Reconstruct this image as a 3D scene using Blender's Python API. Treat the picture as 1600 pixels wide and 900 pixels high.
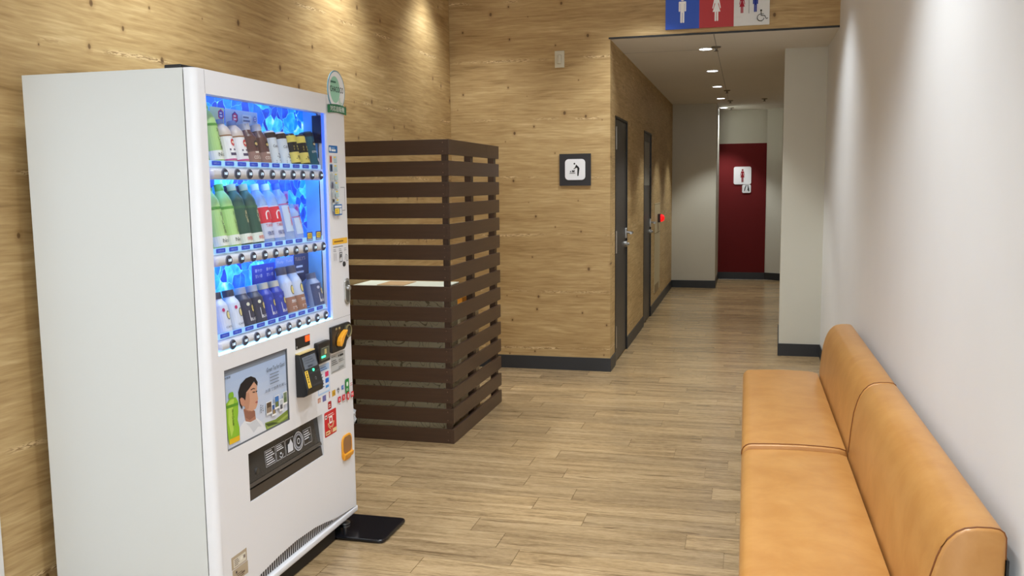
import bpy, bmesh, math, random
from mathutils import Matrix, Vector

random.seed(7)
S = bpy.context.scene
COL = S.collection
for o in list(bpy.data.objects):
    bpy.data.objects.remove(o)

# ------------------------------------------------------------------ camera
cam_d = bpy.data.cameras.new('camera')
cam_d.sensor_width = 36.0
cam_d.lens = 1404.33 / 1600 * 36.0
cam_d.clip_start = 0.05
cam = bpy.data.objects.new('camera', cam_d)
COL.objects.link(cam)
_r = Vector((0.96782627, 0.25135403, -0.011553))
_u = Vector((-0.01737395, 0.11256149, 0.99349286))
_f = Vector((-0.25101885, 0.96132776, -0.11330697))
cam.matrix_world = Matrix(((_r.x, _u.x, -_f.x, 0.0), (_r.y, _u.y, -_f.y, 0.0),
                           (_r.z, _u.z, -_f.z, 1.4639), (0, 0, 0, 1)))
S.camera = cam

# ------------------------------------------------------------------ world, exposure
W = bpy.data.worlds.new('hall_ambient')
S.world = W
W.use_nodes = True
W.node_tree.nodes['Background'].inputs[0].default_value = (0.90, 0.96, 1.0, 1)
W.node_tree.nodes['Background'].inputs[1].default_value = 2.0
S.view_settings.view_transform = 'Standard'
S.view_settings.look = 'None'
S.view_settings.gamma = 1
S.view_settings.use_curve_mapping = False
S.view_settings.exposure = 0.28

ROOM_W = 125.0          # watts of one room downlight
HALL_W = 74.0          # watts of one corridor downlight
ROOM_LIGHTS = [(-2.02, 6.30, 0.55), (-0.75, 6.42, 1.0), (-0.02, 6.25, 0.95),
               (-1.98, 4.85, 0.9), (-0.75, 4.40, 0.8), (-0.02, 3.20, 1.3),
               (-1.86, 3.10, 0.8), (-0.75, 2.40, 1.0), (0.05, 0.30, 1.5),
               (-1.86, 1.20, 1.0), (-0.75, 0.40, 1.0)]
HALL_LIGHTS = [(-0.345, 7.658), (-0.345, 9.146), (-0.345, 10.634), (-0.345, 12.122), (-0.345, 13.61)]

# ------------------------------------------------------------------ measures (metres)
XL, XR, XC = -2.2954, 0.6178, -1.0179
YW, YF, YP, YR = 6.9195, 12.8477, 7.8615, 14.1373
XH, XP, XD = -0.4140, 0.2839, 0.2788
ZS, ZC = 2.5527, 3.10
YN = -1.6                                      # how far the room goes on behind the camera

# ------------------------------------------------------------------ materials
def lin(c):
    return tuple((v / 12.92 if v <= 0.04045 else ((v + 0.055) / 1.055) ** 2.4) for v in (x / 255 for x in c))

MATS = {}
def mat(name, rgb, rough=0.5, metal=0.0, emit=0.0, spec=0.5, coat=0.0, trans=0.0, alpha=1.0):
    if name in MATS:
        return MATS[name]
    m = bpy.data.materials.new(name)
    m.use_nodes = True
    b = m.node_tree.nodes['Principled BSDF']
    c = lin(rgb) + (1,)
    b.inputs['Base Color'].default_value = c
    b.inputs['Roughness'].default_value = rough
    b.inputs['Metallic'].default_value = metal
    b.inputs['Specular IOR Level'].default_value = spec
    b.inputs['Coat Weight'].default_value = coat
    b.inputs['Transmission Weight'].default_value = trans
    b.inputs['Alpha'].default_value = alpha
    if emit:
        b.inputs['Emission Color'].default_value = c
        b.inputs['Emission Strength'].default_value = emit
    MATS[name] = m
    return m

def ink(rgb):
    return mat('ink_%d_%d_%d' % tuple(rgb), rgb, 0.55, spec=0.3)

class NT:
    """small node-tree writer"""
    def __init__(s, name):
        s.m = bpy.data.materials.new(name); s.m.use_nodes = True
        s.t = s.m.node_tree; s.b = s.t.nodes['Principled BSDF']; MATS[name] = s.m
    def n(s, typ, **kw):
        x = s.t.nodes.new(typ)
        for k, v in kw.items(): setattr(x, k, v)
        return x
    def put(s, sock, v):
        if isinstance(v, bpy.types.NodeSocket): s.t.links.new(v, sock)
        elif v is not None: sock.default_value = v
    def math(s, op, a, b=None, c=None, clamp=False):
        x = s.n('ShaderNodeMath', operation=op, use_clamp=clamp)
        for i, v in enumerate((a, b, c)):
            if v is not None: s.put(x.inputs[i], v)
        return x.outputs[0]
    def pos(s):
        return s.n('ShaderNodeNewGeometry').outputs['Position']
    def sep(s, v):
        x = s.n('ShaderNodeSeparateXYZ'); s.put(x.inputs[0], v); return x.outputs
    def comb(s, a, b, c=0.0):
        x = s.n('ShaderNodeCombineXYZ')
        for i, v in enumerate((a, b, c)): s.put(x.inputs[i], v)
        return x.outputs[0]
    def noise(s, v, scale=1.0, detail=3.0, rough=0.55, dist=0.0):
        x = s.n('ShaderNodeTexNoise'); s.put(x.inputs['Vector'], v)
        x.inputs['Scale'].default_value = scale; x.inputs['Detail'].default_value = detail
        x.inputs['Roughness'].default_value = rough; x.inputs['Distortion'].default_value = dist
        return x.outputs[0]
    def voro(s, v, scale=1.0, feature='F1', out='Distance'):
        x = s.n('ShaderNodeTexVoronoi', feature=feature); s.put(x.inputs['Vector'], v)
        x.inputs['Scale'].default_value = scale
        return x.outputs[out]
    def ramp(s, f, stops):
        x = s.n('ShaderNodeValToRGB'); s.put(x.inputs[0], f)
        e = x.color_ramp.elements
        while len(e) < len(stops): e.new(0.5)
        for i, (p, c) in enumerate(stops):
            e[i].position = p
            e[i].color = (lin(c) + (1,)) if isinstance(c, tuple) else (c, c, c, 1)
        return x.outputs[0]
    def mix(s, f, a, b, mode='MIX'):
        x = s.n('ShaderNodeMix', data_type='RGBA', blend_type=mode)
        s.put(x.inputs[0], f)
        for sock, v in ((x.inputs[6], a), (x.inputs[7], b)):
            if isinstance(v, tuple): v = lin(v) + (1,)
            s.put(sock, v)
        return x.outputs[2]
    def sstep(s, v, a, b):
        x = s.n('ShaderNodeMapRange', interpolation_type='SMOOTHSTEP'); s.put(x.inputs[0], v)
        x.inputs[1].default_value = a; x.inputs[2].default_value = b
        return x.outputs[0]
    def bump(s, h, strength=0.1, dist=0.01):
        x = s.n('ShaderNodeBump'); s.put(x.inputs['Height'], h)
        x.inputs['Strength'].default_value = strength; x.inputs['Distance'].default_value = dist
        s.t.links.new(x.outputs[0], s.b.inputs['Normal'])
    def color(s, c): s.put(s.b.inputs['Base Color'], c)
    def set(s, **kw):
        for k, v in kw.items(): s.put(s.b.inputs[k.replace('_', ' ')], v)
        return s.m

def wood_wall(name, axis):
    t = NT(name)
    p = t.sep(t.pos()); a = p[axis]; z = p[2]
    wob = t.noise(t.comb(t.math('MULTIPLY', a, 1.3), t.math('MULTIPLY', z, 2.0)), 1.0, 2)
    zz = t.math('ADD', z, t.math('MULTIPLY', wob, 0.06))
    big = t.noise(t.comb(t.math('MULTIPLY', a, 0.9), t.math('MULTIPLY', zz, 7.0)), 1.0, 4, 0.6, 0.5)
    fine = t.noise(t.comb(t.math('MULTIPLY', a, 5.0), t.math('MULTIPLY', zz, 75.0)), 1.0, 3, 0.6)
    mid = t.noise(t.comb(t.math('MULTIPLY', a, 3.0), t.math('MULTIPLY', zz, 26.0), 4.0), 1.0, 3, 0.6, 0.8)
    f = t.math('ADD', t.math('ADD', t.math('MULTIPLY', big, 0.34), t.math('MULTIPLY', fine, 0.40)), t.math('MULTIPLY', mid, 0.26))
    c = t.ramp(f, [(0.31, (134, 106, 64)), (0.43, (172, 141, 94)), (0.54, (190, 160, 111)), (0.67, (212, 185, 137))])
    # rows of cracked grain where the boards of the print meet
    row = t.math('ABSOLUTE', t.math('SUBTRACT', t.math('FRACT', t.math('DIVIDE', t.math('ADD', zz, 0.02), 0.45)), 0.5))
    line = t.math('SUBTRACT', 1.0, t.sstep(row, 0.0, 0.035))
    patch = t.sstep(t.noise(t.comb(t.math('MULTIPLY', a, 2.4), t.math('MULTIPLY', z, 3.0), 7.0), 1.0, 2), 0.47, 0.60)
    crack = t.noise(t.comb(t.math('MULTIPLY', a, 22.0), t.math('MULTIPLY', zz, 120.0)), 1.0, 2, 0.5, 1.5)
    lc = t.mix(t.sstep(crack, 0.45, 0.58), (236, 210, 162), (120, 88, 50))
    c = t.mix(t.math('MULTIPLY', t.math('MULTIPLY', line, patch), 0.75), c, lc)
    # knots: one in most cells, taller than wide
    kv = t.comb(t.math('MULTIPLY', a, 5.2), t.math('MULTIPLY', z, 3.8), 1.5)
    vo = t.n('ShaderNodeTexVoronoi', feature='F1', voronoi_dimensions='2D'); t.put(vo.inputs['Vector'], kv)
    vo.inputs['Scale'].default_value = 1.0; vo.inputs['Randomness'].default_value = 0.9
    cs = t.sep(vo.outputs['Color'])
    rad = t.math('MULTIPLY', t.math('SUBTRACT', cs[0], 0.20), 0.095)
    kn = t.math('SUBTRACT', 1.0, t.sstep(t.math('DIVIDE', vo.outputs['Distance'], t.math('MAXIMUM', rad, 0.001)), 0.45, 1.0))
    halo = t.math('SUBTRACT', 1.0, t.sstep(t.math('DIVIDE', vo.outputs['Distance'], t.math('MAXIMUM', rad, 0.001)), 0.8, 2.6))
    c = t.mix(t.math('MULTIPLY', halo, 0.25), c, (140, 102, 58))
    c = t.mix(t.math('MULTIPLY', kn, 0.8), c, (84, 56, 30))
    t.color(c)
    t.set(Roughness=0.5, Specular_IOR_Level=0.35)
    t.bump(fine, 0.08, 0.004)
    return t.m

def floor_wood(name, planks=True):
    t = NT(name)
    p = t.sep(t.pos())
    if planks:
        rnd = t.n('ShaderNodeObjectInfo').outputs['Random']
    else:
        rnd = t.math('FRACT', t.math('MULTIPLY', t.math('FLOOR', t.math('DIVIDE', p[1], 0.1535)), 0.371))
    off = t.math('MULTIPLY', rnd, 37.0)
    a = t.math('ADD', p[0], off)
    wob = t.noise(t.comb(t.math('MULTIPLY', a, 2.0), t.math('MULTIPLY', p[1], 6.0), off), 1.0, 2)
    y = t.math('ADD', p[1], t.math('MULTIPLY', wob, 0.03))
    big = t.noise(t.comb(t.math('MULTIPLY', a, 1.6), t.math('MULTIPLY', y, 20.0), off), 1.0, 4, 0.6, 0.6)
    fine = t.noise(t.comb(t.math('MULTIPLY', a, 24.0), t.math('MULTIPLY', y, 170.0), off), 1.0, 4, 0.7)
    c = t.ramp(t.math('ADD', t.math('MULTIPLY', big, 0.52), t.math('MULTIPLY', fine, 0.48)),
               [(0.31, (104, 84, 60)), (0.43, (149, 126, 95)), (0.54, (172, 148, 114)), (0.67, (191, 168, 134))])
    st = t.noise(t.comb(t.math('MULTIPLY', a, 2.6), t.math('MULTIPLY', y, 46.0), t.math('ADD', off, 9.0)), 1.0, 3, 0.6, 0.9)
    c = t.mix(t.math('MULTIPLY', t.sstep(st, 0.58, 0.70), 0.7), c, (92, 72, 48))
    dull = t.mix(rnd, (228, 224, 218), (255, 250, 240))
    c = t.mix(1.0, c, dull, 'MULTIPLY')
    t.color(c)
    t.set(Roughness=t.math('ADD', 0.17, t.math('MULTIPLY', fine, 0.12)), Specular_IOR_Level=0.5)
    t.bump(fine, 0.05, 0.003)
    return t.m

def plaster(name, rgb, fabric=False):
    t = NT(name)
    p = t.pos()
    n = t.noise(p, 2.2, 2); f = t.noise(p, 170.0 if not fabric else 260.0, 2)
    c = t.mix(n, tuple(int(v * 0.97) for v in rgb), rgb)
    t.color(c); t.set(Roughness=0.75, Specular_IOR_Level=0.25)
    t.bump(f, 0.06, 0.003)
    return t.m

def vinyl(name, rgb, dark):
    t = NT(name)
    p = t.pos()
    a = t.noise(p, 7.0, 4, 0.6, 0.4); b = t.noise(p, 45.0, 3)
    c = t.mix(t.sstep(t.math('ADD', t.math('MULTIPLY', a, 0.85), t.math('MULTIPLY', b, 0.15)), 0.25, 0.75), dark, rgb)
    t.color(c); t.set(Roughness=t.math('ADD', 0.31, t.math('MULTIPLY', b, 0.06)), Specular_IOR_Level=0.5)
    t.bump(t.math('MULTIPLY', a, 2.0), 0.06, 0.004)
    return t.m

def painted_wood(name, rgb):
    t = NT(name)
    p = t.sep(t.pos())
    g = t.noise(t.comb(t.math('MULTIPLY', t.math('ADD', p[0], p[1]), 4.0), t.math('MULTIPLY', p[2], 60.0)), 1.0, 3)
    c = t.mix(g, tuple(int(v * 0.85) for v in rgb), tuple(min(255, int(v * 1.12)) for v in rgb))
    t.color(c); t.set(Roughness=0.38, Specular_IOR_Level=0.45)
    t.bump(g, 0.06, 0.003)
    return t.m

def ice_panel(name):
    """back-lit film with a broken-ice print"""
    t = NT(name)
    p = t.sep(t.pos())
    v = t.comb(t.math('MULTIPLY', p[1], 1.0), t.math('MULTIPLY', p[2], 1.0))
    wv = t.n('ShaderNodeTexNoise'); t.put(wv.inputs['Vector'], v); wv.inputs['Scale'].default_value = 9.0
    vv = t.n('ShaderNodeVectorMath', operation='ADD'); t.put(vv.inputs[0], v)
    sc = t.n('ShaderNodeVectorMath', operation='SCALE'); t.put(sc.inputs[0], wv.outputs['Color']); sc.inputs['Scale'].default_value = 0.10
    t.put(vv.inputs[1], sc.outputs[0])
    cell = t.sep(t.voro(vv.outputs[0], 19.0, out='Color'))
    edge = t.voro(vv.outputs[0], 19.0, 'DISTANCE_TO_EDGE')
    n = t.noise(vv.outputs[0], 24.0, 3)
    f = t.math('ADD', t.math('MULTIPLY', cell[0], 0.65), t.math('MULTIPLY', n, 0.5))
    c = t.ramp(f, [(0.38, (0, 46, 168)), (0.58, (0, 88, 222)), (0.74, (6, 136, 246)), (0.88, (70, 196, 255)), (0.98, (215, 248, 255))])
    c = t.mix(t.math('SUBTRACT', 1.0, t.sstep(edge, 0.0, 0.012)), c, (130, 215, 255))
    t.color(c)
    t.put(t.b.inputs['Emission Color'], c); t.b.inputs['Emission Strength'].default_value = 0.85
    t.set(Roughness=0.4)
    return t.m

def squiggle(name, base, line):
    t = NT(name)
    n = t.noise(t.pos(), 7.0, 1, 0.4, 1.2)
    l = t.math('ABSOLUTE', t.math('SUBTRACT', t.math('FRACT', t.math('MULTIPLY', n, 9.0)), 0.5))
    c = t.mix(t.math('SUBTRACT', 1.0, t.sstep(l, 0.02, 0.07)), base, line)
    t.color(c); t.set(Roughness=0.5)
    return t.m

def pane_glass(name, tint=(255, 255, 255), fac=None):
    m = bpy.data.materials.new(name); m.use_nodes = True; MATS[name] = m
    nt = m.node_tree; nt.nodes.clear()
    o = nt.nodes.new('ShaderNodeOutputMaterial'); mx = nt.nodes.new('ShaderNodeMixShader')
    tr = nt.nodes.new('ShaderNodeBsdfTransparent'); gl = nt.nodes.new('ShaderNodeBsdfGlossy')
    fr = nt.nodes.new('ShaderNodeLayerWeight')
    tr.inputs[0].default_value = lin(tint) + (1,); gl.inputs['Roughness'].default_value = 0.03
    pw_ = nt.nodes.new('ShaderNodeMath'); pw_.operation = 'POWER'; pw_.inputs[1].default_value = 5.0
    ma = nt.nodes.new('ShaderNodeMath'); ma.operation = 'MULTIPLY_ADD'; ma.inputs[1].default_value = 0.6; ma.inputs[2].default_value = 0.02
    nt.links.new(fr.outputs['Facing'], pw_.inputs[0]); nt.links.new(pw_.outputs[0], ma.inputs[0])
    nt.links.new(ma.outputs[0], mx.inputs[0]); nt.links.new(tr.outputs[0], mx.inputs[1])
    nt.links.new(gl.outputs[0], mx.inputs[2]); nt.links.new(mx.outputs[0], o.inputs[0])
    return m

M_WOOD_Y = wood_wall('wood_print_along_y', 1)
M_WOOD_X = wood_wall('wood_print_along_x', 0)
M_PLANK = floor_wood('vinyl_plank')
M_FLOOR = floor_wood('floor_bed', False)
M_WHITE = plaster('white_wallcovering', (230, 229, 228))
M_CREAM = plaster('cream_wallcovering', (214, 211, 198))
M_CEIL = plaster('ceiling_paint', (222, 218, 210))
M_RED = plaster('red_wallcovering', (112, 27, 29))
M_BASE = mat('dark_vinyl_base', (46, 48, 52), 0.45)
M_BLACK = mat('black_metal', (20, 20, 22), 0.4)
M_DOOR = mat('charcoal_steel', (62, 60, 58), 0.38)
M_STEEL = mat('brushed_steel', (190, 190, 188), 0.3, 1.0)
M_SLAT = painted_wood('brown_painted_wood', (74, 54, 41))
M_VINYL = vinyl('orange_vinyl', (194, 142, 80), (178, 124, 64))
M_PIPE = mat('vinyl_seam', (120, 68, 24), 0.4)
M_BODY = mat('machine_white_enamel', (212, 215, 214), 0.32)
M_FRONT = mat('machine_front_white', (232, 233, 238), 0.3)
M_GAP = mat('seam_grey', (120, 122, 130), 0.6)
M_DARKGAP = mat('seam_dark', (44, 46, 50), 0.6)
M_BLKPL = mat('black_plastic', (24, 24, 26), 0.32)
M_ICE = ice_panel('ice_print_backlit')
M_LED = mat('added_led_cool', (120, 196, 255), emit=8.0)
M_STRIP = mat('led_strip_glow', (150, 220, 255), emit=2.2)
M_LEDB = mat('led_blue', (50, 90, 240), emit=1.4)
M_GLASS = pane_glass('clear_glass')
M_SMOKE = mat('smoked_plastic', (70, 68, 66), 0.12, alpha=0.72)
M_LAMP = mat('downlight_glow', (240, 246, 255), emit=14.0)

# ------------------------------------------------------------------ geometry helpers
WLOC = {}
def tag(o, label=None, cat=None, group=None, kind=None):
    if label: o['label'] = label
    if cat: o['category'] = cat
    if group: o['group'] = group
    if kind: o['kind'] = kind
    return o

def thing(name, loc, label, cat, group=None):
    o = bpy.data.objects.new(name, None)
    o.empty_display_size = 0.1
    COL.objects.link(o); o.location = loc; WLOC[o.name] = Vector(loc)
    return tag(o, label, cat, group)

class MB:
    """collects faces in world coordinates and links them as one mesh object"""
    def __init__(s): s.v = []; s.f = []; s.mi = []; s.mats = []; s.cur = 0
    def use(s, m):
        if m not in s.mats: s.mats.append(m)
        s.cur = s.mats.index(m); return s
    def face(s, pts):
        i = len(s.v); s.v += [tuple(p) for p in pts]; s.f.append(tuple(range(i, i + len(pts)))); s.mi.append(s.cur)
    def add(s, vs, fs):
        i = len(s.v); s.v += [tuple(p) for p in vs]
        for f in fs: s.f.append(tuple(i + k for k in f)); s.mi.append(s.cur)
        return s
    def box(s, x0, x1, y0, y1, z0, z1):
        v = [(x0, y0, z0), (x1, y0, z0), (x1, y1, z0), (x0, y1, z0), (x0, y0, z1), (x1, y0, z1), (x1, y1, z1), (x0, y1, z1)]
        return s.add(v, [(0, 3, 2, 1), (4, 5, 6, 7), (0, 1, 5, 4), (1, 2, 6, 5), (2, 3, 7, 6), (3, 0, 4, 7)])
    def rbox(s, x0, x1, y0, y1, z0, z1, r=0.01, seg=3):
        bm = bmesh.new(); bmesh.ops.create_cube(bm, size=1.0)
        for v in bm.verts:
            v.co = Vector(((x0 + x1) / 2 + v.co.x * (x1 - x0), (y0 + y1) / 2 + v.co.y * (y1 - y0), (z0 + z1) / 2 + v.co.z * (z1 - z0)))
        bmesh.ops.bevel(bm, geom=bm.edges[:], offset=r, segments=seg, profile=0.5, affect='EDGES')
        bm.verts.index_update()
        s.add([v.co[:] for v in bm.verts], [tuple(v.index for v in f.verts) for f in bm.faces]); bm.free(); return s
    def prism(s, pts, axis, a, b):
        """polygon extruded along an axis; pts are the two other coordinates in x,y,z order"""
        def P(p, t):
            q = list(p); q.insert(axis, t); return tuple(q)
        n = len(pts)
        s.add([P(p, a) for p in pts] + [P(p, b) for p in pts],
              [tuple(range(n - 1, -1, -1)), tuple(range(n, 2 * n))] + [(i, (i + 1) % n, n + (i + 1) % n, n + i) for i in range(n)])
        return s
    def lathe(s, prof, c=(0, 0, 0), seg=20, cap=True):
        vs = []; fs = []
        for (r, z) in prof:
            for k in range(seg):
                t = 2 * math.pi * k / seg; vs.append((c[0] + r * math.cos(t), c[1] + r * math.sin(t), c[2] + z))
        for i in range(len(prof) - 1):
            for k in range(seg):
                k2 = (k + 1) % seg
                fs.append((i * seg + k, i * seg + k2, (i + 1) * seg + k2, (i + 1) * seg + k))
        if cap:
            fs.append(tuple(range(seg - 1, -1, -1))); fs.append(tuple((len(prof) - 1) * seg + k for k in range(seg)))
        return s.add(vs, fs)
    def disc_x(s, x0, x1, y, z, r0, r1=None, seg=20):
        """a cylinder whose axis is X"""
        r1 = r0 if r1 is None else r1
        a = [(x0, y + r0 * math.cos(2 * math.pi * k / seg), z + r0 * math.sin(2 * math.pi * k / seg)) for k in range(seg)]
        b = [(x1, y + r1 * math.cos(2 * math.pi * k / seg), z + r1 * math.sin(2 * math.pi * k / seg)) for k in range(seg)]
        return s.add(a + b, [tuple(range(seg - 1, -1, -1)), tuple(range(seg, 2 * seg))] + [(k, (k + 1) % seg, seg + (k + 1) % seg, seg + k) for k in range(seg)])
    def tube(s, pts, r, seg=8):
        pts = [Vector(p) for p in pts]; n = len(pts); vs = []; fs = []
        for i, p in enumerate(pts):
            d = (pts[min(i + 1, n - 1)] - pts[max(i - 1, 0)]).normalized()
            h = Vector((0, 0, 1)) if abs(d.z) < 0.9 else Vector((1, 0, 0))
            a = d.cross(h).normalized(); b = d.cross(a)
            for k in range(seg):
                t = 2 * math.pi * k / seg; vs.append(p + a * r * math.cos(t) + b * r * math.sin(t))
        for i in range(n - 1):
            for k in range(seg):
                k2 = (k + 1) % seg; fs.append((i * seg + k, i * seg + k2, (i + 1) * seg + k2, (i + 1) * seg + k))
        fs.append(tuple(range(seg - 1, -1, -1))); fs.append(tuple((n - 1) * seg + k for k in range(seg)))
        return s.add(vs, fs)
    def plate(s, us, ws, solid, P):
        """grid plate with holes; P(u, w, side) gives the point, side 0 front, 1 back"""
        for i in range(len(us) - 1):
            for j in range(len(ws) - 1):
                if not solid(i, j): continue
                u0, u1, w0, w1 = us[i], us[i + 1], ws[j], ws[j + 1]
                s.face([P(u0, w0, 0), P(u1, w0, 0), P(u1, w1, 0), P(u0, w1, 0)])
                s.face([P(u0, w1, 1), P(u1, w1, 1), P(u1, w0, 1), P(u0, w0, 1)])
                for (di, dj, e) in ((-1, 0, ((u0, w1), (u0, w0))), (1, 0, ((u1, w0), (u1, w1))), (0, -1, ((u0, w0), (u1, w0))), (0, 1, ((u1, w1), (u0, w1)))):
                    a, b = i + di, j + dj
                    if 0 <= a < len(us) - 1 and 0 <= b < len(ws) - 1 and solid(a, b): continue
                    s.face([P(*e[0], 0), P(*e[0], 1), P(*e[1], 1), P(*e[1], 0)])
        return s
    def build(s, name, m=None, parent=None, loc=None, smooth=False, bevel=0.0, local=False):
        me = bpy.data.meshes.new(name)
        base = Vector((0, 0, 0))
        if not local:
            if parent is not None: base = WLOC[parent.name]
            elif loc is not None: base = Vector(loc)
        me.from_pydata([(x - base.x, y - base.y, z - base.z) for x, y, z in s.v], [], s.f)
        if s.mats:
            for k in s.mats: me.materials.append(k)
            me.polygons.foreach_set('material_index', s.mi)
        elif m: me.materials.append(m)
        bm = bmesh.new(); bm.from_mesh(me)
        bmesh.ops.remove_doubles(bm, verts=bm.verts, dist=1e-6)
        bmesh.ops.recalc_face_normals(bm, faces=bm.faces); bm.to_mesh(me); bm.free()
        if smooth:
            me.polygons.foreach_set('use_smooth', [True] * len(me.polygons))
            me.set_sharp_from_angle(angle=math.radians(38))
        o = bpy.data.objects.new(name, me); COL.objects.link(o)
        if parent is not None:
            o.parent = parent; WLOC[o.name] = base.copy()
        else:
            o.location = base; WLOC[o.name] = base.copy()
        if bevel:
            b = o.modifiers.new('bevel', 'BEVEL'); b.width = bevel; b.segments = 2; b.limit_method = 'ANGLE'; b.angle_limit = math.radians(40)
        return o

_textcache = {}
def glyphs(txt, bold=False):
    """flat mesh of a line of writing: (verts, faces, width, ymin, ymax) at size 1"""
    if txt in _textcache: return _textcache[txt]
    cu = bpy.data.curves.new('t', 'FONT'); cu.body = txt; cu.size = 1.0; cu.resolution_u = 2
    ob = bpy.data.objects.new('t', cu); COL.objects.link(ob)
    dg = bpy.context.evaluated_depsgraph_get()
    me = bpy.data.meshes.new_from_object(ob.evaluated_get(dg))
    v = [(p.co.x, p.co.y) for p in me.vertices]; f = [tuple(p.vertices) for p in me.polygons]
    bpy.data.objects.remove(ob); bpy.data.curves.remove(cu); bpy.data.meshes.remove(me)
    if not v: v = [(0, 0)]
    x0 = min(p[0] for p in v); x1 = max(p[0] for p in v); y0 = min(p[1] for p in v); y1 = max(p[1] for p in v)
    r = ([(p[0] - x0, p[1] - y0) for p in v], f, max(x1 - x0, 1e-4), max(y1 - y0, 1e-4))
    _textcache[txt] = r
    return r

class Print:
    """flat print: inked shapes in a plane, each layer a hair above the last"""
    def __init__(s, frame, step=0.00025, lift=0.0004):
        s.frame = frame; s.mb = MB(); s.h = lift; s.step = step
    def put(s, pts, faces, rgb):
        s.mb.use(rgb if not isinstance(rgb, tuple) else ink(rgb))
        s.mb.add([s.frame(u, w, s.h) for u, w in pts], faces); s.h += s.step; return s
    def poly(s, pts, rgb): return s.put(pts, [tuple(range(len(pts)))], rgb)
    def rect(s, u0, w0, u1, w1, rgb): return s.poly([(u0, w0), (u1, w0), (u1, w1), (u0, w1)], rgb)
    def rrect(s, u0, w0, u1, w1, r, rgb, seg=5): return s.poly(rrpts(u0, w0, u1, w1, r, seg), rgb)
    def ell(s, u, w, ru, rw, rgb, seg=24, rot=0.0):
        c, n = math.cos(rot), math.sin(rot)
        p = []
        for k in range(seg):
            a, b = ru * math.cos(2 * math.pi * k / seg), rw * math.sin(2 * math.pi * k / seg)
            p.append((u + a * c - b * n, w + a * n + b * c))
        return s.poly(p, rgb)
    def stroke(s, pts, wd, rgb):
        vs = []; fs = []
        for (a, b) in zip(pts[:-1], pts[1:]):
            d = Vector((b[0] - a[0], b[1] - a[1]))
            if d.length < 1e-9: continue
            d.normalize(); n = Vector((-d.y, d.x)) * wd / 2; e = d * wd * 0.25; i = len(vs)
            vs += [(a[0] + n.x - e.x, a[1] + n.y - e.y), (a[0] - n.x - e.x, a[1] - n.y - e.y), (b[0] - n.x + e.x, b[1] - n.y + e.y), (b[0] + n.x + e.x, b[1] + n.y + e.y)]
            fs.append((i, i + 1, i + 2, i + 3))
        s.mb.use(rgb if not isinstance(rgb, tuple) else ink(rgb))
        for k, f in enumerate(fs):
            s.mb.add([s.frame(vs[q][0], vs[q][1], s.h + 0.00002 * (k % 3)) for q in f], [(0, 1, 2, 3)])
        s.h += s.step; return s
    def arc(s, u, w, r, a0, a1, wd, rgb, n=18):
        return s.stroke([(u + r * math.cos(math.radians(a0 + (a1 - a0) * k / n)), w + r * math.sin(math.radians(a0 + (a1 - a0) * k / n))) for k in range(n + 1)], wd, rgb)
    def text(s, txt, u, w, height, rgb, width=None, align='L', vert=False):
        """lower-left corner at (u, w), or centred on u; vert stacks the characters downwards"""
        if vert:
            for ch in txt:
                if ch in 'ー〜': s.rect(u - height * 0.08, w, u + height * 0.08, w + height, rgb)
                elif ch != ' ': s.text(ch, u, w, height, rgb, width, 'C')
                w -= height * 1.12
            return s
        v, f, tw, th = glyphs(txt)
        k = height / th; kx = k if width is None else width / tw
        off = -tw * kx / 2 if align == 'C' else 0
        return s.put([(u + off + p[0] * kx, w + p[1] * k) for p in v], f, rgb)
    def lines(s, u, w, wd, n, pitch, hgt, rgb):
        for k in range(n):
            s.rect(u, w - k * pitch, u + wd * (0.75 + 0.25 * ((k * 7) % 3) / 2), w - k * pitch + hgt, rgb); s.h -= s.step
        s.h += s.step; return s
    def build(s, name, parent, loc=None, local=False): return flat(s.mb, name, parent, local)

def flat(mb, name, parent, local=False):
    me = bpy.data.meshes.new(name); base = Vector((0, 0, 0)) if local else WLOC[parent.name]
    me.from_pydata([(x - base.x, y - base.y, z - base.z) for x, y, z in mb.v], [], mb.f)
    for k in mb.mats: me.materials.append(k)
    me.polygons.foreach_set('material_index', mb.mi)
    o = bpy.data.objects.new(name, me); COL.objects.link(o); o.parent = parent; WLOC[o.name] = base.copy()
    return o

def rrpts(u0, w0, u1, w1, r, seg=5):
    p = []
    for (cx, cy, a) in ((u1 - r, w1 - r, 0), (u0 + r, w1 - r, 90), (u0 + r, w0 + r, 180), (u1 - r, w0 + r, 270)):
        for k in range(seg + 1):
            t = math.radians(a + 90 * k / seg); p.append((cx + r * math.cos(t), cy + r * math.sin(t)))
    return p

def struct(name, mb, m=None, parent=None, **kw):
    o = mb.build(name, m, parent, **kw)
    if parent is None: o['kind'] = 'structure'
    return o

def dup(root, loc, rot=None, **tags):
    r = root.copy(); COL.objects.link(r); r.location = loc; WLOC[r.name] = Vector(loc)
    if rot is not None: r.rotation_euler = rot
    for k in ('label', 'category', 'group'):
        if k in tags: r[k] = tags[k]
    for ch in list(root.children):
        c = ch.copy(); COL.objects.link(c); c.parent = r
        for g in list(ch.children):
            d = g.copy(); COL.objects.link(d); d.parent = c
    return r

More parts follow.
